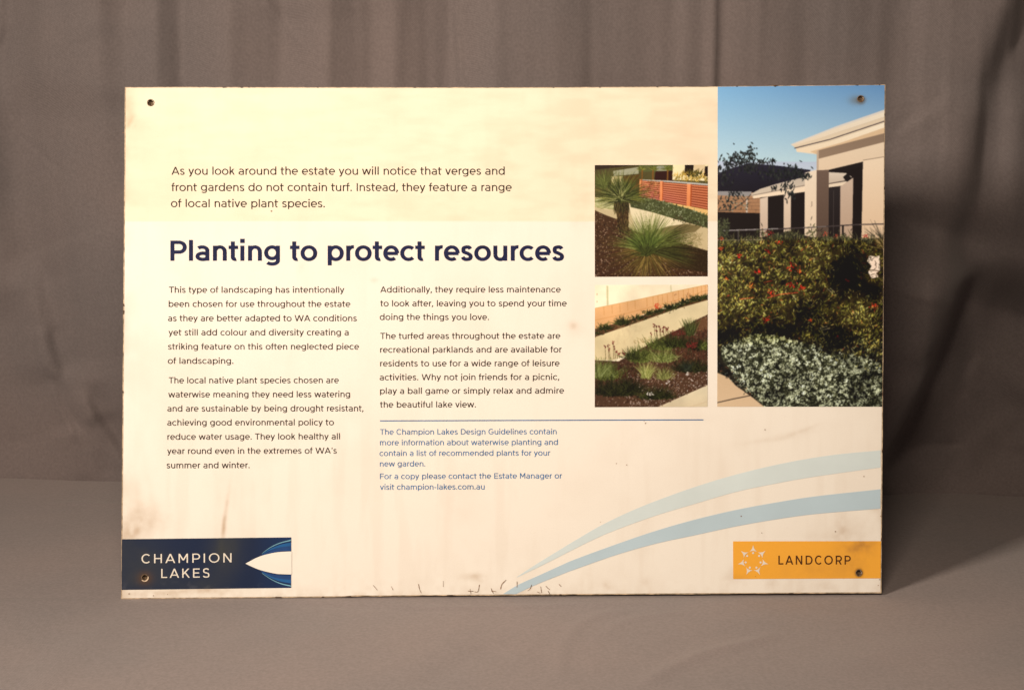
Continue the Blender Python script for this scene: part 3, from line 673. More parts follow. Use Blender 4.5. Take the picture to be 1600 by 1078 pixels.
# ---------------------------------------------------------------- printed photographs, painted stroke by stroke
class Paint:
    def __init__(self, x0, y0, x1, y1, res):
        self.x0, self.y0, self.r = x0, y0, res * 2; self.h, self.w = int((y1 - y0) * self.r), int((x1 - x0) * self.r)
        self.h -= self.h % 2; self.w -= self.w % 2; self.I = np.zeros((self.h, self.w, 3)); self.rng = np.random.default_rng(3)
        gy, gx = np.mgrid[0:self.h, 0:self.w]; self.PX = x0 + (gx + .5) / self.r; self.PY = y0 + (gy + .5) / self.r
    def poly(self, pts, col, col2=None, noise=0, alpha=1.0):
        p = [((x - self.x0) * self.r, (y - self.y0) * self.r) for x, y in pts]; xs_ = [a[0] for a in p]; ys_ = [a[1] for a in p]
        a0, a1 = max(0, int(min(xs_))), min(self.w, int(max(xs_)) + 2); b0, b1 = max(0, int(min(ys_))), min(self.h, int(max(ys_)) + 2)
        if a1 <= a0 or b1 <= b0: return
        yy, xx = np.mgrid[b0:b1, a0:a1] + .5; m = inside(xx, yy, p)
        c = np.array(col, float) * np.ones(yy.shape + (3,))
        if col2 is not None: t_ = ((yy - b0) / (b1 - b0))[..., None]; c = c * (1 - t_) + np.array(col2, float) * t_
        if noise: c += (self.rng.random(yy.shape)[..., None] - .5) * noise
        sub = self.I[b0:b1, a0:a1]; sub[m] = sub[m] * (1 - alpha) + c[m] * alpha
    def stroke(self, x, y, ang, L, w_, col, bend=0, alpha=1.0, taper=True):
        """one leaf or blade from (x,y): direction ang (image, y down), length L px, width w_ px"""
        n_ = 4 if L > 8 else 2; t_ = np.linspace(0, 1, n_ + 1); aa = ang + bend * t_
        xs_ = x + np.r_[0, np.cumsum(np.cos(aa[:-1]))] * L / n_; ys_ = y + np.r_[0, np.cumsum(np.sin(aa[:-1]))] * L / n_
        ww = w_ / 2 * (np.sin(np.pi * np.clip(t_ * .9 + .08, 0, 1)) if L <= 8 else (1 - t_ * .85) if taper else np.ones(n_ + 1)); nx_, ny_ = -np.sin(aa), np.cos(aa)
        P = list(zip(xs_ + nx_ * ww, ys_ + ny_ * ww)) + list(zip(xs_ - nx_ * ww, ys_ - ny_ * ww))[::-1]
        self.poly(P, col, alpha=alpha)
    def dabs(self, n_, region, L, w_, cols, ang=(0, 6.28), alpha=.9, dens=None, bend=.6):
        r_ = self.rng; x0, y0, x1, y1 = min(p[0] for p in region), min(p[1] for p in region), max(p[0] for p in region), max(p[1] for p in region)
        X_ = r_.uniform(x0, x1, n_); Y_ = r_.uniform(y0, y1, n_); ok = inside(X_, Y_, region)
        if dens is not None: ok &= r_.random(n_) < dens(X_, Y_)
        cols = np.array(cols, float)
        for x, y in zip(X_[ok], Y_[ok]):
            c = cols[r_.integers(len(cols))] * r_.uniform(.8, 1.2)
            self.stroke(x, y, r_.uniform(*ang), r_.uniform(*L), r_.uniform(*w_), c, r_.uniform(-bend, bend), alpha)
    def line(self, pts, w_, col, alpha=1.0):
        for (xa, ya), (xb, yb) in zip(pts[:-1], pts[1:]):
            a_ = math.atan2(yb - ya, xb - xa); nx_, ny_ = -math.sin(a_) * w_ / 2, math.cos(a_) * w_ / 2
            self.poly([(xa + nx_, ya + ny_), (xb + nx_, yb + ny_), (xb - nx_, yb - ny_), (xa - nx_, ya - ny_)], col, alpha=alpha)
    def modulate(self, cell, amt, seed):
        self.I *= 1 + (fnoise(self.h, self.w, cell * self.r, 3, seed)[..., None] - .5) * 2 * amt
    def out(self):
        I = np.clip(self.I, 0, 255); g_ = np.clip(I[..., 1] - I[..., 0], 0, 60) * (I[..., 2] < I[..., 1] - 6); I[..., 1] -= .75 * g_; I[..., 2] -= .25 * g_
        I = (I[::2, ::2] + I[1::2, ::2] + I[::2, 1::2] + I[1::2, 1::2]) / 4
        K = I.copy(); K[1:-1] = (I[:-2] + 2.6 * I[1:-1] + I[2:]) / 4.6; I = K.copy(); K[:, 1:-1] = (I[:, :-2] + 2.6 * I[:, 1:-1] + I[:, 2:]) / 4.6
        return K
WREF = s2l((250, 226, 190))                       # how white print reads in the photograph here
def to_albedo(I): return np.clip(s2l(I) / WREF * np.array([.80, .775, .745]), .004, .9)
def picture(P, corners, z, lbl, holes=(), warm=1.0, con=1.0):
    P.I = (P.I - 120) * con + 120 - 9 * (con - 1) * 10; dk_ = np.clip((150 - P.I.mean(-1)) / 60, 0, 1); P.I[..., 2] *= 1 - (1 - warm) * dk_; P.I[..., 1] *= 1 + .07 * dk_ * (con > 1)
    A_ = to_albedo(P.out()); h_, w_ = A_.shape[:2]
    o = px_grid('printed_photo', quad_fn(*corners), w_, h_, A_, z, M_photo, sign, holes); o['label'] = lbl; return o

# ---- large photo: house above a garden bed
a = lambda X_, Y_: (1110 + X_ / 3.848, 120 + Y_ / 3.85)
b = lambda X_, Y_: (1110 + X_ / 3.476, 340 + Y_ / 3.477)
pa = lambda *q: [a(*p) for p in q]
pb = lambda *q: [b(*p) for p in q]
P = Paint(1121, 132, 1382, 636, 1.25); R_ = P.rng
ty_ = np.clip((P.PY - 135) / 130, 0, 1)[..., None]; tx_ = np.clip((P.PX - 1121) / 260, 0, 1)[..., None]
P.I[:] = np.array([128, 174, 198]) * (1 - ty_) + np.array([196, 214, 204]) * ty_ - tx_ * (1 - ty_) * np.array([26, 32, 24])
P.poly(pa((700, 566), (712, 553), (918, 504), (1056, 480), (1056, 700), (700, 700)), (30, 23, 21))
P.poly(pa((40, 575), (110, 547), (230, 513), (420, 530), (605, 556), (570, 605), (380, 665), (250, 700), (40, 700)), (36, 32, 44), (24, 20, 26), 6)
P.poly(pa((40, 690), (300, 690), (300, 830), (40, 815)), (176, 128, 88), (160, 112, 72), 14)
P.poly(pa((40, 680), (250, 684), (240, 712), (40, 705)), (150, 140, 128))
for yy_ in range(725, 815, 22): P.line(pa((45, yy_), (300, yy_ + 4)), .5, (105, 75, 52))
for k in range(14): P.line(pa((60 + k * 19 + (k % 2) * 6, 725 + (k % 4) * 22), (60 + k * 19 + (k % 2) * 6, 747 + (k % 4) * 22)), .4, (110, 80, 55))
P.poly(pa((215, 720), (225, 720), (225, 815), (215, 812)), (205, 180, 150))
P.poly(pa((40, 806), (305, 815), (305, 1080), (40, 1080)), (26, 18, 16), None, 6)
P.poly(pa((300, 700), (1056, 500), (1056, 1080), (300, 1080)), (28, 20, 18), None, 5)
P.poly(pa((232, 705), (300, 668), (400, 638), (600, 590), (600, 655), (255, 714)), (196, 176, 148), (214, 190, 156), 6)
P.line(pa((245, 708), (590, 645)), .8, (120, 98, 78))
P.poly(pa((255, 712), (570, 654), (570, 688), (258, 726)), (244, 214, 172))
P.poly(pa((300, 726), (347, 716), (347, 975), (300, 985)), (222, 194, 160), (196, 164, 132), 6)
P.poly(pa((442, 700), (486, 692), (486, 965), (442, 965)), (232, 202, 166), (206, 176, 140), 6)
P.poly(pa((568, 572), (642, 555), (642, 965), (568, 965)), (240, 214, 176), (232, 200, 158), 5)
P.poly(pa((640, 553), (713, 556), (713, 965), (640, 965)), (112, 88, 70), (92, 70, 54), 6)
P.poly(pa((640, 440), (1056, 330), (1056, 482), (918, 508), (712, 556), (640, 558)), (236, 208, 168), (230, 198, 156), 6)
P.poly(pa((640, 438), (1056, 330), (1056, 388), (640, 492)), (140, 114, 88), (150, 122, 94))
P.poly(pa((640, 438), (652, 436), (652, 556), (640, 556)), (196, 166, 132))
P.line(pa((918, 500), (1056, 478)), .8, (120, 96, 74))
P.poly(pa((918, 502), (1056, 480), (1056, 1000), (912, 1000)), (242, 212, 170), (228, 188, 142), 6)
P.poly(pa((483, 400), (760, 292), (1056, 192), (1056, 212), (700, 340), (500, 412)), (224, 208, 182))
P.poly(pa((487, 405), (700, 325), (1056, 206), (1056, 252), (700, 372), (520, 420)), (240, 220, 184), (232, 206, 168))
P.line(pa((500, 414), (720, 345), (1056, 236)), .5, (190, 168, 138))
P.poly(pa((500, 410), (720, 345), (1056, 236), (1056, 300), (720, 400), (525, 440)), (226, 200, 160))
P.line(pa((505, 424), (720, 372), (1056, 262)), 1.5, (84, 70, 64))
P.poly(pa((515, 432), (720, 385), (1056, 272), (1056, 318), (740, 410), (640, 440), (640, 462), (520, 446)), (250, 228, 188), (240, 210, 166))
P.poly(pa((600, 445), (800, 388), (1056, 300), (1056, 335), (640, 440), (640, 462)), (222, 184, 136))
P.poly(pa((714, 570), (815, 576), (850, 598), (850, 640), (714, 662)), (222, 200, 168), (196, 170, 138))
P.line(pa((714, 640), (830, 620)), 1.2, (70, 56, 48)); P.poly(pa((714, 642), (835, 628), (835, 648), (714, 662)), (238, 210, 170))
P.poly(pa((798, 600), (825, 578), (858, 615), (850, 640), (815, 625)), (30, 24, 22))
P.poly(pa((714, 668), (782, 655), (782, 975), (714, 975)), (44, 36, 34), (30, 22, 20), 6); P.line(pa((742, 680), (742, 965)), .7, (110, 96, 82))
P.poly(pa((782, 658), (860, 604), (856, 975), (782, 975)), (206, 176, 144), (188, 154, 120), 8)
P.line(pa((612, 745), (612, 775), (604, 777)), .5, (120, 96, 76))
# foliage of the branch in front of the roof
br = (30, 26, 24)
P.line(pa((40, 800), (130, 795), (205, 745), (245, 700)), 1.6, (92, 72, 56)); P.line(pa((205, 745), (165, 690), (120, 690)), .7, br); P.line(pa((300, 660), (420, 600), (600, 600)), .7, br)
P.line(pa((440, 640), (470, 700)), .6, br); P.line(pa((60, 590), (170, 520), (240, 430)), .6, br); P.line(pa((230, 560), (330, 510), (400, 500)), .6, br)
for cx_, cy_, rx_, ry_, n_ in [(70, 540, 35, 40, 40), (120, 500, 45, 40, 60), (180, 470, 40, 55, 70), (245, 460, 35, 55, 60), (225, 530, 60, 35, 60), (320, 495, 35, 18, 22), (375, 490, 16, 14, 12), (340, 560, 60, 40, 55),
                               (430, 570, 70, 40, 70), (520, 570, 60, 35, 70), (575, 590, 28, 22, 20), (470, 640, 40, 40, 36), (490, 700, 28, 35, 26), (390, 650, 30, 20, 14), (100, 740, 60, 50, 30), (160, 690, 50, 25, 22), (90, 600, 50, 50, 40), (500, 525, 40, 14, 10)]:
    for _ in range(n_):
        x, y = a(cx_ + R_.normal(0, .55) * rx_, cy_ + R_.normal(0, .55) * ry_)
        lc = np.array([(26, 28, 26), (34, 38, 34), (20, 20, 22), (48, 50, 42)][R_.integers(4)], float)
        P.stroke(x, y, R_.uniform(.6, 2.2), R_.uniform(3, 7.5), R_.uniform(1.4, 2.6), lc, R_.uniform(-.5, .5))
for _ in range(34):
    x, y = a(R_.uniform(50, 230), R_.uniform(690, 800)); P.stroke(x, y, R_.uniform(0, 3), 4, 2, (150, 140, 110) if R_.random() < .4 else (60, 60, 44))
# bed background
bed = pb((0, 120), (150, 118), (290, 100), (420, 70), (560, 105), (720, 100), (830, 120), (958, 105), (958, 1040), (0, 1040))
P.poly(bed, (42, 37, 27), (32, 29, 21), 12)
dark = lambda x, y: 1 - np.clip(1.15 * np.exp(-(((x - b(745, 0)[0]) / 30) ** 2 + ((y - b(0, 310)[1]) / 42) ** 2)) + 1.1 * np.exp(-(((x - b(700, 0)[0]) / 28) ** 2 + ((y - b(0, 660)[1]) / 22) ** 2))
                                + .8 * np.exp(-(((x - b(880, 0)[0]) / 18) ** 2 + ((y - b(0, 400)[1]) / 12) ** 2)) + .9 * np.exp(-(((x - b(400, 0)[0]) / 34) ** 2 + ((y - b(0, 620)[1]) / 14) ** 2))
                                + .9 * np.exp(-(((x - b(90, 0)[0]) / 26) ** 2 + ((y - b(0, 640)[1]) / 16) ** 2)) + .5 * np.exp(-(((x - b(520, 0)[0]) / 22) ** 2 + ((y - b(0, 520)[1]) / 26) ** 2)), 0, .97)
NB = np.random.default_rng(9).random((40, 24))
clump = lambda x, y: .25 + .75 * (NB[np.clip(((y - 360) / 7).astype(int), 0, 39), np.clip(((x - 1121) / 11).astype(int), 0, 23)] > .38)
both = lambda x, y: dark(x, y) * clump(x, y)
bush = pb((0, 120), (290, 105), (420, 75), (560, 105), (700, 100), (850, 120), (958, 130), (958, 760), (700, 745), (420, 650), (200, 680), (0, 700))
P.dabs(4200, bush, (4, 8), (.9, 1.7), [(56, 56, 30), (46, 46, 28), (70, 66, 34), (38, 36, 24)], dens=dark)
P.dabs(3000, bush, (3.5, 8), (.7, 1.4), [(92, 94, 50), (80, 84, 48), (112, 106, 58), (66, 70, 40), (100, 90, 46)], ang=(3.6, 6.0), dens=both)
P.dabs(1500, bush, (3, 7), (.6, 1.1), [(146, 140, 86), (160, 150, 96), (124, 126, 76), (134, 118, 66)], ang=(3.4, 6.2), dens=both)
yel = lambda x, y: np.exp(-(((x - b(110, 0)[0]) / 24) ** 2 + ((y - b(0, 270)[1]) / 26) ** 2)) + .7 * np.exp(-(((x - b(160, 0)[0]) / 14) ** 2 + ((y - b(0, 460)[1]) / 12) ** 2)) + .8 * np.exp(-(((x - b(800, 0)[0]) / 26) ** 2 + ((y - b(0, 540)[1]) / 26) ** 2)) + .7 * np.exp(-(((x - b(880, 0)[0]) / 14) ** 2 + ((y - b(0, 690)[1]) / 12) ** 2))
P.dabs(1800, bush, (3, 7), (.7, 1.3), [(168, 150, 84), (150, 132, 70), (186, 166, 96), (130, 116, 60)], ang=(3.4, 6.2), dens=lambda x, y: yel(x, y) * .75)
P.dabs(330, bush, (4, 9), (.6, 1.0), [(110, 50, 36), (130, 66, 44), (96, 44, 34)], dens=lambda x, y: dark(x, y) * .5)
P.dabs(260, pb((640, 200), (860, 200), (860, 440), (640, 440)), (3, 7), (.6, 1.0), [(54, 50, 32), (40, 38, 26)])
# railings
P.line(pa((40, 922), (410, 911), (600, 903), (880, 888), (1056, 884)), 1.9, (70, 58, 52)); P.line(pa((40, 920), (410, 909)), 1.3, (168, 156, 142)); P.line(pa((900, 886), (1056, 882)), 1.2, (110, 90, 76)); P.line(pa((560, 904), (700, 897)), .8, (150, 134, 118))
P.line(pa((40, 977), (320, 975)), .9, (140, 128, 112)); P.line(pa((900, 970), (1056, 973)), .8, (120, 96, 78)); P.line(pa((168, 918), (168, 985)), .8, (120, 110, 98)); P.line(pa((800, 890), (800, 960)), 3.2, (40, 32, 28))
# grass tops over the railing
for k in range(150):
    x, y = a(R_.uniform(45, 1040), R_.uniform(955, 1010)); P.stroke(x, y, R_.uniform(4.1, 5.3), R_.uniform(5, 14), R_.uniform(.8, 1.5), [(70, 68, 38), (96, 92, 54), (48, 44, 28), (118, 108, 66)][R_.integers(4)], R_.uniform(-.4, .4))
for k in range(46):
    x, y = a(1056, 1010); P.stroke(x + R_.uniform(-3, 3), y + R_.uniform(-6, 10), R_.uniform(3.35, 4.75), R_.uniform(22, 46), R_.uniform(.9, 1.4), [(46, 40, 30), (70, 62, 44), (96, 84, 60)][R_.integers(3)], R_.uniform(-.2, .2))
for k in range(26):
    x, y = b(R_.uniform(860, 925), R_.uniform(200, 330)); P.stroke(x, y, R_.uniform(0, 6.28), R_.uniform(4, 9), .9, (52, 44, 30))
P.dabs(240, pa((40, 850), (110, 850), (110, 960), (40, 960)), (3, 6), (1, 1.8), [(70, 78, 44), (96, 100, 60), (44, 46, 30)])
# flowers
for X_, Y_, s_ in [(315, 82, 1.5), (622, 88, 1.0), (55, 110, 1), (55, 165, 1), (315, 178, .8), (440, 270, 1.3), (258, 292, 1), (485, 285, .9), (222, 368, 1.4), (442, 362, 1.3), (495, 382, 1.2), (335, 402, 1.5), (310, 550, 1.2), (895, 480, 1.3), (845, 98, .9), (685, 98, .7), (160, 205, .8), (752, 338, .6), (697, 650, .6), (375, 130, .7), (90, 330, .6), (550, 560, .6)]:
    hot = np.array([(186, 44, 36), (160, 36, 34), (186, 74, 48)][R_.integers(3)], float)
    if X_ == 222: hot = np.array([226, 110, 60.])
    for k in range(int(15 * s_)):
        x, y = b(X_ + R_.normal(0, 8 * s_), Y_ + R_.normal(0, 6 * s_)); P.stroke(x, y, R_.uniform(0, 6.28), R_.uniform(1.5, 3.8), R_.uniform(.9, 1.6), np.clip(hot * R_.uniform(.6, 1.25), 0, 250))
for q in [((310, 435), (380, 415), (480, 405)), ((160, 440), (240, 432)), ((290, 350), (340, 340)), ((290, 575), (325, 548))]: P.line(pb(*q), 1.0, (140, 50, 40), .7)
for q in [((600, 600), (640, 590)), ((610, 610), (655, 600)), ((600, 598), (625, 640)), ((640, 385), (670, 410)), ((655, 380), (680, 405)), ((450, 420), (470, 445)), ((480, 770), (540, 762))]: P.line(pb(*q), .8, (160, 152, 120), .8)
# silver groundcover
sil = pb((60, 700), (180, 655), (300, 625), (400, 655), (480, 680), (560, 690), (640, 740), (760, 745), (870, 770), (958, 800), (958, 1035), (300, 1035), (240, 970), (150, 915), (130, 860), (60, 760))
P.poly(sil, (40, 42, 30), (34, 36, 26), 10)
P.dabs(3000, sil, (2.5, 5), (1.4, 2.4), [(66, 66, 44), (80, 80, 52), (50, 50, 34)])
mid = R_.random((1100, 2))
for q in mid:
    x, y = b(60 + q[0] * 880, 640 + q[1] * 395)
    if not inside(np.array([x]), np.array([y]), sil)[0]: continue
    br_ = R_.uniform(.68, 1.1) * (.74 if (x > b(760, 0)[0] and R_.random() < .6) else 1)
    if R_.random() < .14: continue
    for k in range(7):
        c_ = np.array([(140, 144, 108), (160, 162, 122), (182, 182, 142), (116, 122, 86)][R_.integers(4)], float) * br_
        P.stroke(x + R_.normal(0, 1.5), y + R_.normal(0, 1.4), R_.uniform(3.5, 5.9), R_.uniform(1.8, 3.4), R_.uniform(1.1, 1.8), c_)
P.dabs(260, sil, (2, 4.5), (1.2, 2.2), [(26, 26, 20), (34, 34, 26)], alpha=.85)
P.dabs(260, pb((500, 610), (958, 640), (958, 860), (640, 790)), (3, 6), (.8, 1.3), [(104, 104, 56), (80, 84, 46), (136, 128, 76)], ang=(3.5, 6))
bedm = np.clip((P.PY - 368) / 8, 0, 1)[..., None]; P.I = P.I * (1 - bedm) + (P.I * np.array([1.26, 1.22, 1.12]) + 3) * bedm
# path
P.poly(pb((30, 838), (100, 868), (140, 912), (220, 968), (312, 1040), (30, 1040)), (206, 168, 118), (216, 176, 126), 10)
P.line(pb((30, 1008), (130, 985), (225, 966)), 1.5, (60, 46, 34))
P.dabs(260, pb((30, 770), (130, 830), (240, 960), (320, 1035), (290, 1035), (190, 960), (110, 890), (30, 845)), (2, 4), (1.2, 2), [(40, 36, 24), (62, 60, 42), (90, 60, 44), (120, 128, 100)])
for X_, Y_, rx_, ry_, k_ in [(760, 300, 26, 34, .62), (690, 300, 14, 20, .35), (700, 655, 24, 16, .6), (880, 395, 18, 12, .55), (400, 610, 30, 11, .5), (90, 640, 24, 12, .55), (520, 520, 18, 20, .35), (250, 600, 30, 12, .3), (860, 860, 14, 10, .35), (790, 930, 20, 16, .3), (330, 960, 16, 12, .25), (600, 640, 14, 12, .3)]:
    q_ = b(X_, Y_); P.I *= 1 - (k_ * blob(P.PX, P.PY, q_[0], q_[1], rx_, ry_, 0, 2.6) * (.7 + .6 * fnoise(P.h, P.w, 14, 2, 77)))[..., None]
for X_, Y_, rx_, ry_, k_ in [(120, 260, 24, 20, .35), (600, 250, 20, 22, .22), (560, 180, 30, 12, .15), (800, 530, 24, 22, .30), (430, 440, 26, 14, .12), (170, 460, 18, 14, .25), (60, 400, 14, 24, .2), (250, 760, 34, 16, .15), (620, 900, 30, 26, .12)]:
    q_ = b(X_, Y_); P.I *= 1 + (k_ * blob(P.PX, P.PY, q_[0], q_[1], rx_, ry_))[..., None]
cl_ = fnoise(P.h, P.w, 17, 2, 78); P.I *= 1 + ((np.clip((cl_ - .5) * 4, -1, 1) * .24) * bedm[..., 0] * (P.PY < 625))[..., None]
P.poly(pb((868, 205), (900, 212), (922, 206), (926, 290), (905, 300), (918, 322), (882, 330), (862, 296), (880, 262), (856, 236)), (238, 206, 170), None, 6)
for k in range(30):
    x, y = b(R_.uniform(860, 925), R_.uniform(200, 330)); P.stroke(x, y, R_.uniform(0, 6.28), R_.uniform(4, 9), .9, (52, 44, 30))
P.line(pb((865, 282), (925, 290)), 1, (60, 50, 36))
P.I *= 1 + bedm * (fnoise(P.h, P.w, 65, 3, 5)[..., None] - .5) * .16 + bedm * .10
bm2 = bedm * (P.I.mean(-1) < 200)[..., None]; P.I = P.I * (1 - bm2) + np.clip((P.I - 84) * 1.32 + 74, 14, 255) * bm2
P.poly(pb((30, 838), (100, 868), (140, 912), (220, 968), (312, 1040), (30, 1040)), (214, 176, 128), (222, 184, 136), 8)
P.line(pb((30, 1008), (130, 985), (225, 966)), 1.4, (60, 46, 34))
gs_ = np.clip((P.PY - b(0, 650)[1]) / 14, 0, 1)[..., None] * (P.I[..., 1] > P.I[..., 0] - 10)[..., None] * .45; P.I = P.I * (1 - gs_) + (P.I.mean(-1)[..., None] * np.array([1.03, 1.04, .95])) * gs_
for X_, Y_, w_, h_ in [(300, 70, 50, 46), (440, 80, 60, 40), (560, 70, 46, 52), (640, 96, 60, 34), (740, 92, 50, 40), (840, 110, 60, 36), (120, 118, 70, 34), (220, 108, 40, 36), (30, 130, 40, 50)]:
    for k in range(38):
        x, y = b(X_ + R_.normal(0, .5) * w_, Y_ + 34 - abs(R_.normal(0, .5)) * h_)
        P.stroke(x, y, R_.uniform(3.7, 5.7), R_.uniform(3.5, 8), R_.uniform(.8, 1.5), [(60, 60, 32), (92, 90, 50), (40, 38, 24), (118, 112, 66), (34, 30, 22)][R_.integers(5)], R_.uniform(-.5, .5))
P.dabs(200, pb((30, 800), (130, 850), (240, 965), (320, 1035), (300, 1035), (200, 965), (110, 890), (30, 845)), (2, 4), (1.2, 2), [(40, 36, 24), (62, 60, 42), (90, 60, 44), (120, 128, 100)])
HB = np.clip(blob(P.PX, P.PY, 1338, 155.5, 11, 7) * .75, 0, 1)[..., None]; P.I = P.I * (1 - HB) + np.array([112, 116, 112]) * HB
HB = np.clip(blob(P.PX, P.PY, 1345, 155.5, 7.5, 7.0, 0, 5) * .75, 0, 1)[..., None] * (.5 + .6 * P.rng.random(P.PX.shape)[..., None]); P.I = P.I * (1 - HB) + np.array([96, 86, 76]) * HB
picture(P, [(1121.3, 136.2), (1381.9, 133.6), (1378.1, 635.2), (1120.6, 635.2)], .0006, 'large printed photo of a house above a flowering garden', HOLES)

# ---- small photo: grass trees and a red slat fence
c = lambda X_, Y_: (920 + X_ / 5.672, 250 + Y_ / 5.674)
pc = lambda *q: [c(*p) for p in q]
P = Paint(929, 258, 1106, 433, 1.5); R_ = P.rng
P.I[:] = (92, 78, 50)
P.poly(pc((40, 40), (440, 40), (440, 130), (40, 300)), (84, 70, 48), (104, 84, 52), 24)
P.poly(pc((40, 40), (430, 40), (300, 62), (60, 90)), (58, 40, 34))
P.poly(pc((215, 100), (440, 65), (440, 125), (220, 145)), (168, 160, 128), None, 16)
P.poly(pc((200, 145), (305, 145), (305, 300), (200, 300)), (222, 196, 140)); P.poly(pc((305, 150), (450, 130), (450, 330), (305, 330)), (98, 70, 38), None, 24)
P.poly(pc((590, 95), (745, 100), (745, 190), (580, 185)), (60, 30, 22)); P.poly(pc((440, 40), (745, 40), (745, 100), (440, 110)), (96, 92, 60), None, 30); P.poly(pc((600, 55), (690, 55), (690, 100), (600, 100)), (150, 144, 120))
P.poly(pc((743, 40), (1060, 40), (1060, 190), (738, 180)), (242, 220, 166)); P.poly(pc((850, 40), (928, 40), (920, 140), (845, 140)), (44, 26, 20)); P.poly(pc((1025, 60), (1060, 60), (1060, 150), (1015, 150)), (44, 26, 20)); P.poly(pc((930, 40), (1030, 40), (1020, 120), (930, 120)), (226, 196, 146))
for X_ in (470, 565, 695):
    P.line(pc((X_, 190), (X_ + 3, 90)), 2.4, (128, 84, 44))
    for k in range(34): x, y = c(X_, 90); P.stroke(x, y, R_.uniform(3.1, 6.3), R_.uniform(5, 12), 1.1, [(110, 108, 50), (70, 72, 36), (146, 136, 70)][R_.integers(3)])
P.dabs(300, pc((750, 150), (860, 110), (1000, 120), (1060, 160), (1060, 210), (750, 195)), (3, 8), (.8, 1.4), [(196, 150, 66), (168, 130, 60), (110, 86, 42), (218, 178, 92)], ang=(3.8, 5.6))
P.dabs(90, pc((870, 100), (1000, 110), (1000, 160), (870, 160)), (3, 7), (.8, 1.4), [(64, 52, 30), (90, 80, 40)], ang=(3.8, 5.6))
P.poly(pc((450, 175), (700, 185), (1060, 215), (1060, 232), (700, 200), (450, 190)), (190, 180, 160))
P.poly(pc((400, 330), (1060, 440), (1060, 520), (700, 430), (400, 370)), (236, 192, 122), (226, 178, 106), 10)
P.poly(pc((452, 182), (1060, 232), (1060, 446), (455, 330)), (108, 40, 20))
for k in range(9):
    t0 = k / 9; yl0, yr0 = 186 + t0 * 146, 236 + t0 * 210; P.poly(pc((452, yl0), (1060, yr0), (1060, yr0 + 17), (452, yl0 + 11)), (226 - k * 4, 148 - k * 4, 106), (204, 118, 80), 12)
P.dabs(100, pc((470, 200), (630, 200), (630, 340), (470, 330)), (3, 8), (.8, 1.6), [(150, 110, 60), (96, 60, 36), (212, 150, 96)], alpha=.6)
for X0, X1, y0, y1 in [(448, 470, 172, 332), (630, 660, 190, 368), (868, 912, 215, 415)]:
    P.poly(pc((X0, y0), (X1, y0 + 3), (X1 - 6, y1), (X0 - 4, y1 - 4)), (240, 156, 100), (228, 138, 84))
    P.poly(pc((X0 + (X1 - X0) * .72, y0 + 2), (X1, y0 + 3), (X1 - 6, y1), (X0 + (X1 - X0) * .6, y1)), (176, 84, 52))
P.poly(pc((40, 330), (360, 360), (560, 470), (1060, 605), (1060, 1040), (40, 1040)), (206, 182, 134), (196, 170, 124), 12)
P.poly(pc((350, 400), (560, 460), (860, 560), (700, 600), (420, 640)), (228, 206, 160), None, 8)
veg = pc((360, 350), (470, 335), (650, 370), (900, 440), (1060, 500), (1060, 610), (880, 560), (740, 520), (560, 465), (370, 420))
P.poly(veg, (84, 84, 56), None, 20)
P.dabs(1100, veg, (2.5, 5), (.9, 1.6), [(132, 138, 98), (104, 112, 76), (158, 160, 122), (76, 78, 50), (60, 62, 42)], ang=(3.5, 6))
P.dabs(220, pc((760, 490), (1060, 570), (1060, 615), (740, 530)), (2, 4), (1, 1.6), [(74, 58, 42), (52, 44, 34)])
mul = pc((40, 440), (150, 490), (260, 530), (350, 600), (420, 640), (820, 740), (1060, 810), (1060, 1040), (40, 1040))
P.poly(mul, (82, 54, 38), (72, 46, 34), 30)
P.dabs(2600, mul, (1.6, 4), (.8, 1.5), [(120, 84, 66), (60, 38, 30), (150, 116, 92), (92, 56, 40), (178, 148, 122), (44, 30, 26)])
P.poly(pc((560, 640), (700, 590), (860, 570), (1000, 590), (940, 640), (700, 680)), (108, 84, 60), alpha=.75)
P.poly(pc((640, 700), (1060, 810), (1060, 1000), (700, 950)), (56, 42, 28), None, 20, alpha=.8)
P.dabs(160, pc((820, 660), (1000, 660), (960, 780), (830, 740)), (4, 10), (.5, .9), [(150, 126, 88), (112, 90, 60)], alpha=.7)
P.dabs(500, pc((40, 330), (240, 400), (200, 440), (40, 420)), (8, 18), (.5, .9), [(214, 202, 150), (150, 140, 86), (186, 176, 120)], ang=(5.6, 6.6))
# trunk
P.poly(pc((228, 380), (355, 380), (352, 480), (350, 640), (262, 640), (248, 500)), (84, 58, 38), (66, 46, 32), 30)
P.dabs(260, pc((235, 390), (350, 390), (350, 640), (265, 640)), (4, 8), (.6, 1.1), [(128, 98, 66), (44, 32, 24), (100, 72, 46)], ang=(1.2, 1.9))
# skirt of the trunk, then the grass tufts blade by blade
for k in range(170):
    x, y = c(R_.uniform(225, 352), R_.uniform(360, 395)); P.stroke(x, y, R_.uniform(1.2, 1.95), R_.uniform(7, 20), R_.uniform(.7, 1.2), [(50, 42, 28), (84, 70, 42), (40, 34, 24), (112, 92, 58)][R_.integers(4)], 0)
def tuft(X_, Y_, n_, L, spread, cols, w_=(.6, 1.1), dens_up=1.0, rev=False):
    x0, y0 = c(X_, Y_)
    for k in range(n_):
        a_ = R_.uniform(*spread); l_ = R_.uniform(*L); cc = np.array(cols[R_.integers(len(cols))], float) * R_.uniform(.75, 1.2)
        s0 = R_.uniform(0, .25) * l_; bd = .28 * math.cos(a_) * (1 if math.sin(a_) < .2 else 0)
        P.stroke(x0 + math.cos(a_) * s0 + R_.normal(0, 2.6), y0 + math.sin(a_) * s0 + R_.normal(0, 2.0), a_, l_ - s0, R_.uniform(*w_), cc, bd + R_.uniform(-.12, .12), .85)
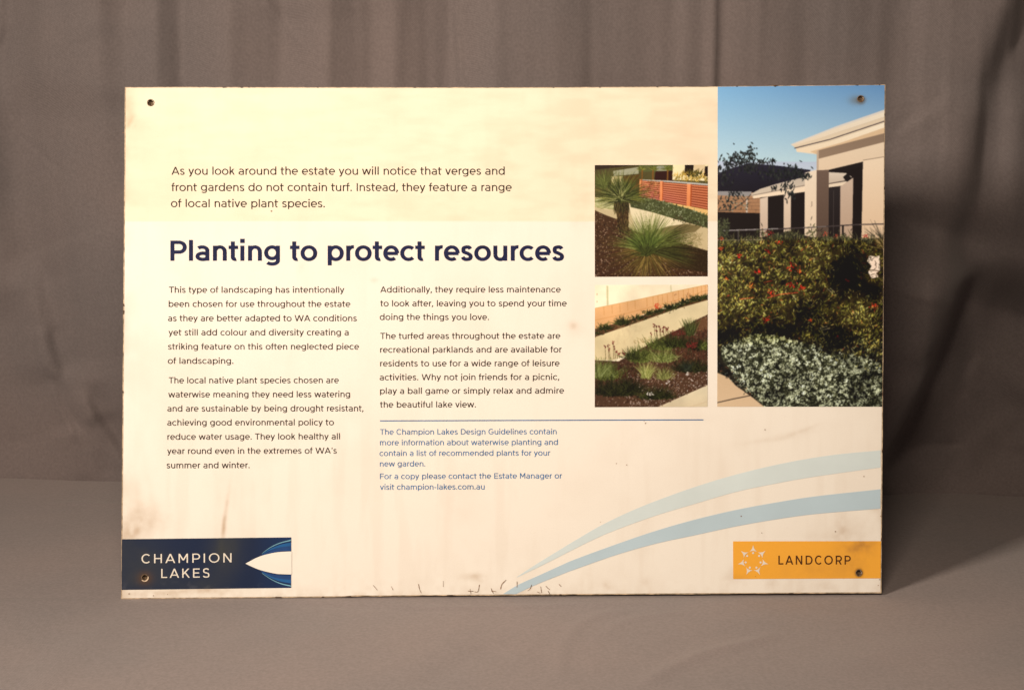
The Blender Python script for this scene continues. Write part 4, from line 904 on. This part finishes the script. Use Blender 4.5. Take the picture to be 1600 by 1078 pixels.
tuft(285, 350, 420, (24, 52), (math.pi * .98, math.pi * 2.04), [(66, 72, 34), (90, 92, 44), (48, 50, 28), (122, 116, 62), (140, 126, 70)])
tuft(285, 360, 260, (14, 38), (math.pi * 1.15, math.pi * 1.85), [(66, 86, 42), (46, 62, 32), (88, 104, 50)], (.8, 1.4))
tuft(285, 345, 150, (16, 40), (math.pi * .85, math.pi * 2.1), [(40, 44, 26), (70, 68, 36), (170, 158, 104)])
tuft(140, 250, 150, (16, 36), (math.pi * 1.1, math.pi * 1.7), [(96, 100, 54), (120, 120, 70), (70, 74, 40)])
tuft(530, 800, 380, (34, 82), (-.5, math.pi * 1.12), [(128, 96, 56), (92, 68, 38), (150, 118, 72), (70, 56, 32), (110, 92, 50)])
tuft(530, 790, 420, (30, 80), (math.pi * 1.78, math.pi * 2.12), [(60, 54, 30), (84, 76, 42), (44, 40, 26), (108, 104, 60)])
tuft(520, 800, 460, (28, 66), (math.pi * 1.06, math.pi * 1.92), [(98, 108, 52), (74, 84, 42), (128, 134, 72), (150, 152, 92)])
tuft(510, 810, 260, (14, 42), (math.pi * 1.15, math.pi * 1.8), [(88, 124, 56), (70, 104, 48), (58, 80, 40), (110, 142, 72)], (.8, 1.4))
tuft(500, 840, 120, (8, 24), (math.pi * 1.0, math.pi * 2.0), [(54, 60, 32), (78, 86, 44)], (.9, 1.5))
P.modulate(30, .06, 8)
picture(P, [(929.2, 258.4), (1105.8, 258.0), (1105.6, 432.0), (929.4, 432.6)], .0006, 'small printed photo of grass trees beside a red slat fence', (), .92, 1.10)

# ---- small photo: planted verge beside a footpath
d = lambda X_, Y_: (920 + X_ / 5.159, 436 + Y_ / 5.158)
pd = lambda *q: [d(*p) for p in q]
P = Paint(929, 444, 1106, 636, 1.5); R_ = P.rng
P.I[:] = (250, 228, 184)
P.poly(pd((140, 50), (155, 50), (158, 205), (143, 210)), (206, 190, 140)); P.poly(pd((655, 45), (664, 45), (666, 105), (657, 108)), (216, 200, 150))
P.poly(pd((40, 232), (400, 160), (700, 95), (965, 40), (965, 120), (600, 230), (300, 330), (40, 400)), (236, 182, 122), (222, 164, 106), 8)
for k, X_ in enumerate((120, 185, 248, 310, 370, 465, 515, 555, 590, 630, 675, 720, 760, 800, 838, 872, 905, 935)): P.line(pd((X_, 232 - (X_ - 40) * .205), (X_ + 3, 232 - (X_ - 40) * .205 + 75)), .6, (190, 126, 70), .8)
P.line(pd((40, 330), (300, 275), (700, 170), (965, 85)), .7, (200, 136, 78), .8); P.line(pd((40, 233), (400, 161), (700, 96), (965, 41)), .7, (206, 146, 82))
P.poly(pd((40, 400), (250, 345), (500, 270), (760, 195), (965, 130), (965, 175), (700, 240), (400, 345), (40, 472)), (112, 74, 52), (96, 62, 46), 26)
P.poly(pd((40, 466), (400, 345), (700, 240), (965, 165), (965, 290), (780, 375), (600, 460), (400, 570), (200, 650), (40, 650)), (226, 202, 152), (218, 192, 140), 7)
P.dabs(70, pd((220, 380), (420, 340), (420, 520), (220, 520)), (6, 14), (2, 5), [(212, 182, 134)], alpha=.12)
P.dabs(360, pd((40, 405), (965, 130), (965, 170), (40, 465)), (1.5, 3.5), (.8, 1.5), [(150, 112, 84), (70, 44, 34), (176, 140, 108)])
mulch = pd((965, 280), (880, 320), (780, 375), (600, 460), (400, 570), (240, 660), (40, 650), (40, 1035), (545, 1035), (965, 850))
P.poly(mulch, (84, 54, 42), (88, 60, 48), 26)
P.poly(pd((965, 850), (545, 1035), (965, 1035)), (222, 202, 160), (212, 188, 146), 6); P.line(pd((800, 1035), (965, 985)), .8, (204, 176, 134))
P.dabs(2600, mulch, (1.4, 3.6), (.8, 1.5), [(120, 86, 70), (60, 36, 32), (148, 112, 94), (96, 54, 44), (180, 150, 128), (44, 28, 26)])
P.dabs(420, pd((300, 760), (965, 700), (965, 850), (545, 1030), (300, 1030)), (1.2, 2.6), (.9, 1.7), [(206, 182, 156), (176, 146, 122), (222, 204, 180)])
P.poly(pd((880, 330), (965, 290), (965, 420), (860, 420)), (128, 86, 62), None, 22, alpha=.6)
def tuft2(X_, Y_, n_, L, cols, spread=(3.5, 5.9), w_=(.6, 1.2), rx=2.5):
    x0, y0 = d(X_, Y_)
    for k in range(n_):
        a_ = R_.uniform(*spread); cc = np.array(cols[R_.integers(len(cols))], float) * R_.uniform(.75, 1.2)
        P.stroke(x0 + R_.normal(0, rx), y0 + R_.normal(0, 1.5), a_, R_.uniform(*L), R_.uniform(*w_), cc, .35 * math.cos(a_) + R_.uniform(-.1, .1), .9)
G1 = [(56, 62, 32), (44, 48, 28), (76, 80, 42), (34, 34, 22)]; G2 = [(98, 106, 54), (76, 84, 42), (122, 126, 70), (56, 60, 32)]; GY = [(166, 158, 92), (140, 134, 74), (188, 178, 112), (110, 104, 56)]; GD = [(36, 34, 24), (50, 48, 30), (26, 24, 20), (66, 62, 38)]
for X_, Y_, n_, L in [(135, 400, 90, (4, 12)), (272, 355, 110, (5, 15)), (405, 318, 60, (3, 8)), (495, 282, 70, (3, 9)), (575, 262, 70, (3, 9)), (660, 235, 80, (4, 10)), (725, 210, 50, (3, 7)), (785, 192, 60, (3, 8)), (845, 172, 70, (4, 9)), (892, 160, 50, (3, 7)), (940, 148, 60, (3, 8)), (60, 440, 40, (3, 7))]:
    tuft2(X_, Y_, n_, L, G1, (3.3, 6.1), (.9, 1.6), 5)
for k in range(26): x, y = d(545 + R_.normal(0, 14), 212 + R_.normal(0, 12)); P.stroke(x, y, R_.uniform(0, 6), 2.5, 1.4, (212, 80, 54))
for k in range(12): x, y = d(R_.choice([690, 700, 795, 812, 65]), R_.uniform(120, 190)); P.stroke(x, y, 4.7, 3, 1, (150, 90, 60))
P.dabs(600, pd((640, 430), (780, 390), (965, 420), (965, 720), (700, 740), (640, 600)), (3, 7), (.8, 1.4), [(84, 46, 36), (66, 36, 30), (50, 38, 28), (60, 56, 36), (104, 60, 46)], ang=(3.8, 5.7))
P.dabs(500, pd((40, 700), (400, 690), (420, 780), (300, 930), (40, 930)), (3, 7), (.8, 1.4), [(80, 36, 30), (56, 34, 28), (44, 38, 26), (66, 56, 36)], ang=(3.8, 5.7))
tuft2(815, 445, 150, (12, 28), [(52, 56, 32), (74, 78, 44), (96, 98, 60)], (4.2, 5.2), (.8, 1.4), 3)
tuft2(590, 560, 260, (10, 24), G2, (3.7, 5.7), (.8, 1.4), 9); tuft2(700, 540, 200, (8, 20), G1, (3.7, 5.7), (.8, 1.4), 10)
tuft2(420, 660, 300, (12, 28), G2, (3.6, 5.7), (.8, 1.4), 7); tuft2(360, 640, 100, (8, 20), G1, (3.4, 5.2), (.8, 1.4), 6)
tuft2(900, 560, 180, (8, 18), GD, (3.6, 5.8), (.8, 1.4), 10); tuft2(830, 740, 300, (8, 24), GD, (3.5, 5.9), (.8, 1.5), 12); tuft2(930, 560, 60, (8, 18), G2, (3.8, 5.6))
tuft2(610, 660, 240, (10, 26), [(130, 134, 72), (108, 112, 58), (156, 154, 94), (74, 78, 42)], (3.5, 5.9), (.7, 1.2), 7)
tuft2(130, 800, 280, (12, 34), G2, (3.5, 5.7), (.8, 1.4), 10); tuft2(90, 780, 120, (14, 34), [(120, 130, 76), (140, 146, 92), (88, 96, 52)], (4.0, 5.6), (.7, 1.2), 8)
tuft2(230, 930, 420, (10, 34), GD, (3.4, 6.0), (.8, 1.5), 14); tuft2(330, 900, 160, (8, 24), GD, (3.6, 5.9), (.8, 1.4), 8)
tuft2(460, 790, 190, (10, 28), GY, (4.0, 5.5), (.7, 1.1), 3); tuft2(605, 800, 170, (8, 22), [(128, 118, 70), (150, 140, 90), (86, 78, 46)], (3.7, 5.7), (.7, 1.1), 5)
tuft2(540, 960, 260, (8, 26), GD + G1, (3.4, 6.0), (.7, 1.3), 12); tuft2(790, 730, 90, (6, 16), [(56, 66, 50), (40, 48, 38)], (3.8, 5.6))
for X_, Y0, Y1 in [(130, 640, 535), (155, 640, 525), (165, 640, 560), (195, 640, 505), (208, 640, 545), (225, 640, 570), (243, 640, 590), (275, 620, 580), (285, 620, 590), (525, 460, 365), (540, 460, 372), (568, 460, 380), (575, 455, 400), (600, 455, 385), (615, 450, 380), (635, 450, 382), (628, 450, 400), (595, 450, 410), (500, 470, 430), (545, 460, 410)]:
    P.line(pd((X_ + 6, Y0), (X_, Y1)), .6, (96, 74, 50)); x, y = d(X_, Y1)
    for k in range(6): P.stroke(x + R_.normal(0, .7), y + R_.uniform(0, 4.5), R_.uniform(3.9, 5.5), R_.uniform(1.6, 3), R_.uniform(1, 1.6), [(100, 34, 34), (76, 26, 28), (126, 50, 46)][R_.integers(3)])
for k in range(60): x, y = d(R_.uniform(790, 870), R_.uniform(515, 560)); P.stroke(x, y, R_.uniform(4, 5.4), 3, 1.1, (128, 48, 46))
for k in range(50): x, y = d(R_.uniform(670, 780), R_.uniform(420, 460)); P.stroke(x, y, R_.uniform(4, 5.4), 3, 1.1, (104, 44, 40))
for k in range(20): x, y = d(R_.uniform(370, 500), R_.uniform(480, 520)); P.stroke(x, y, R_.uniform(3.2, 4.2), 6, .6, (140, 110, 70))
for x_, y_ in [(482, 930), (795, 768), (645, 830), (505, 922)]: P.dabs(6, pd((x_ - 14, y_ - 12), (x_ + 14, y_ - 12), (x_ + 14, y_ + 12), (x_ - 14, y_ + 12)), (2, 3.5), (1.4, 2.4), [(232, 214, 190)])
P.modulate(30, .08, 12)
picture(P, [(929.6, 445.4), (1105.7, 444.8), (1105.5, 635.4), (929.2, 636.0)], .0006, 'small printed photo of a planted verge beside a footpath', (), .92, 1.08)
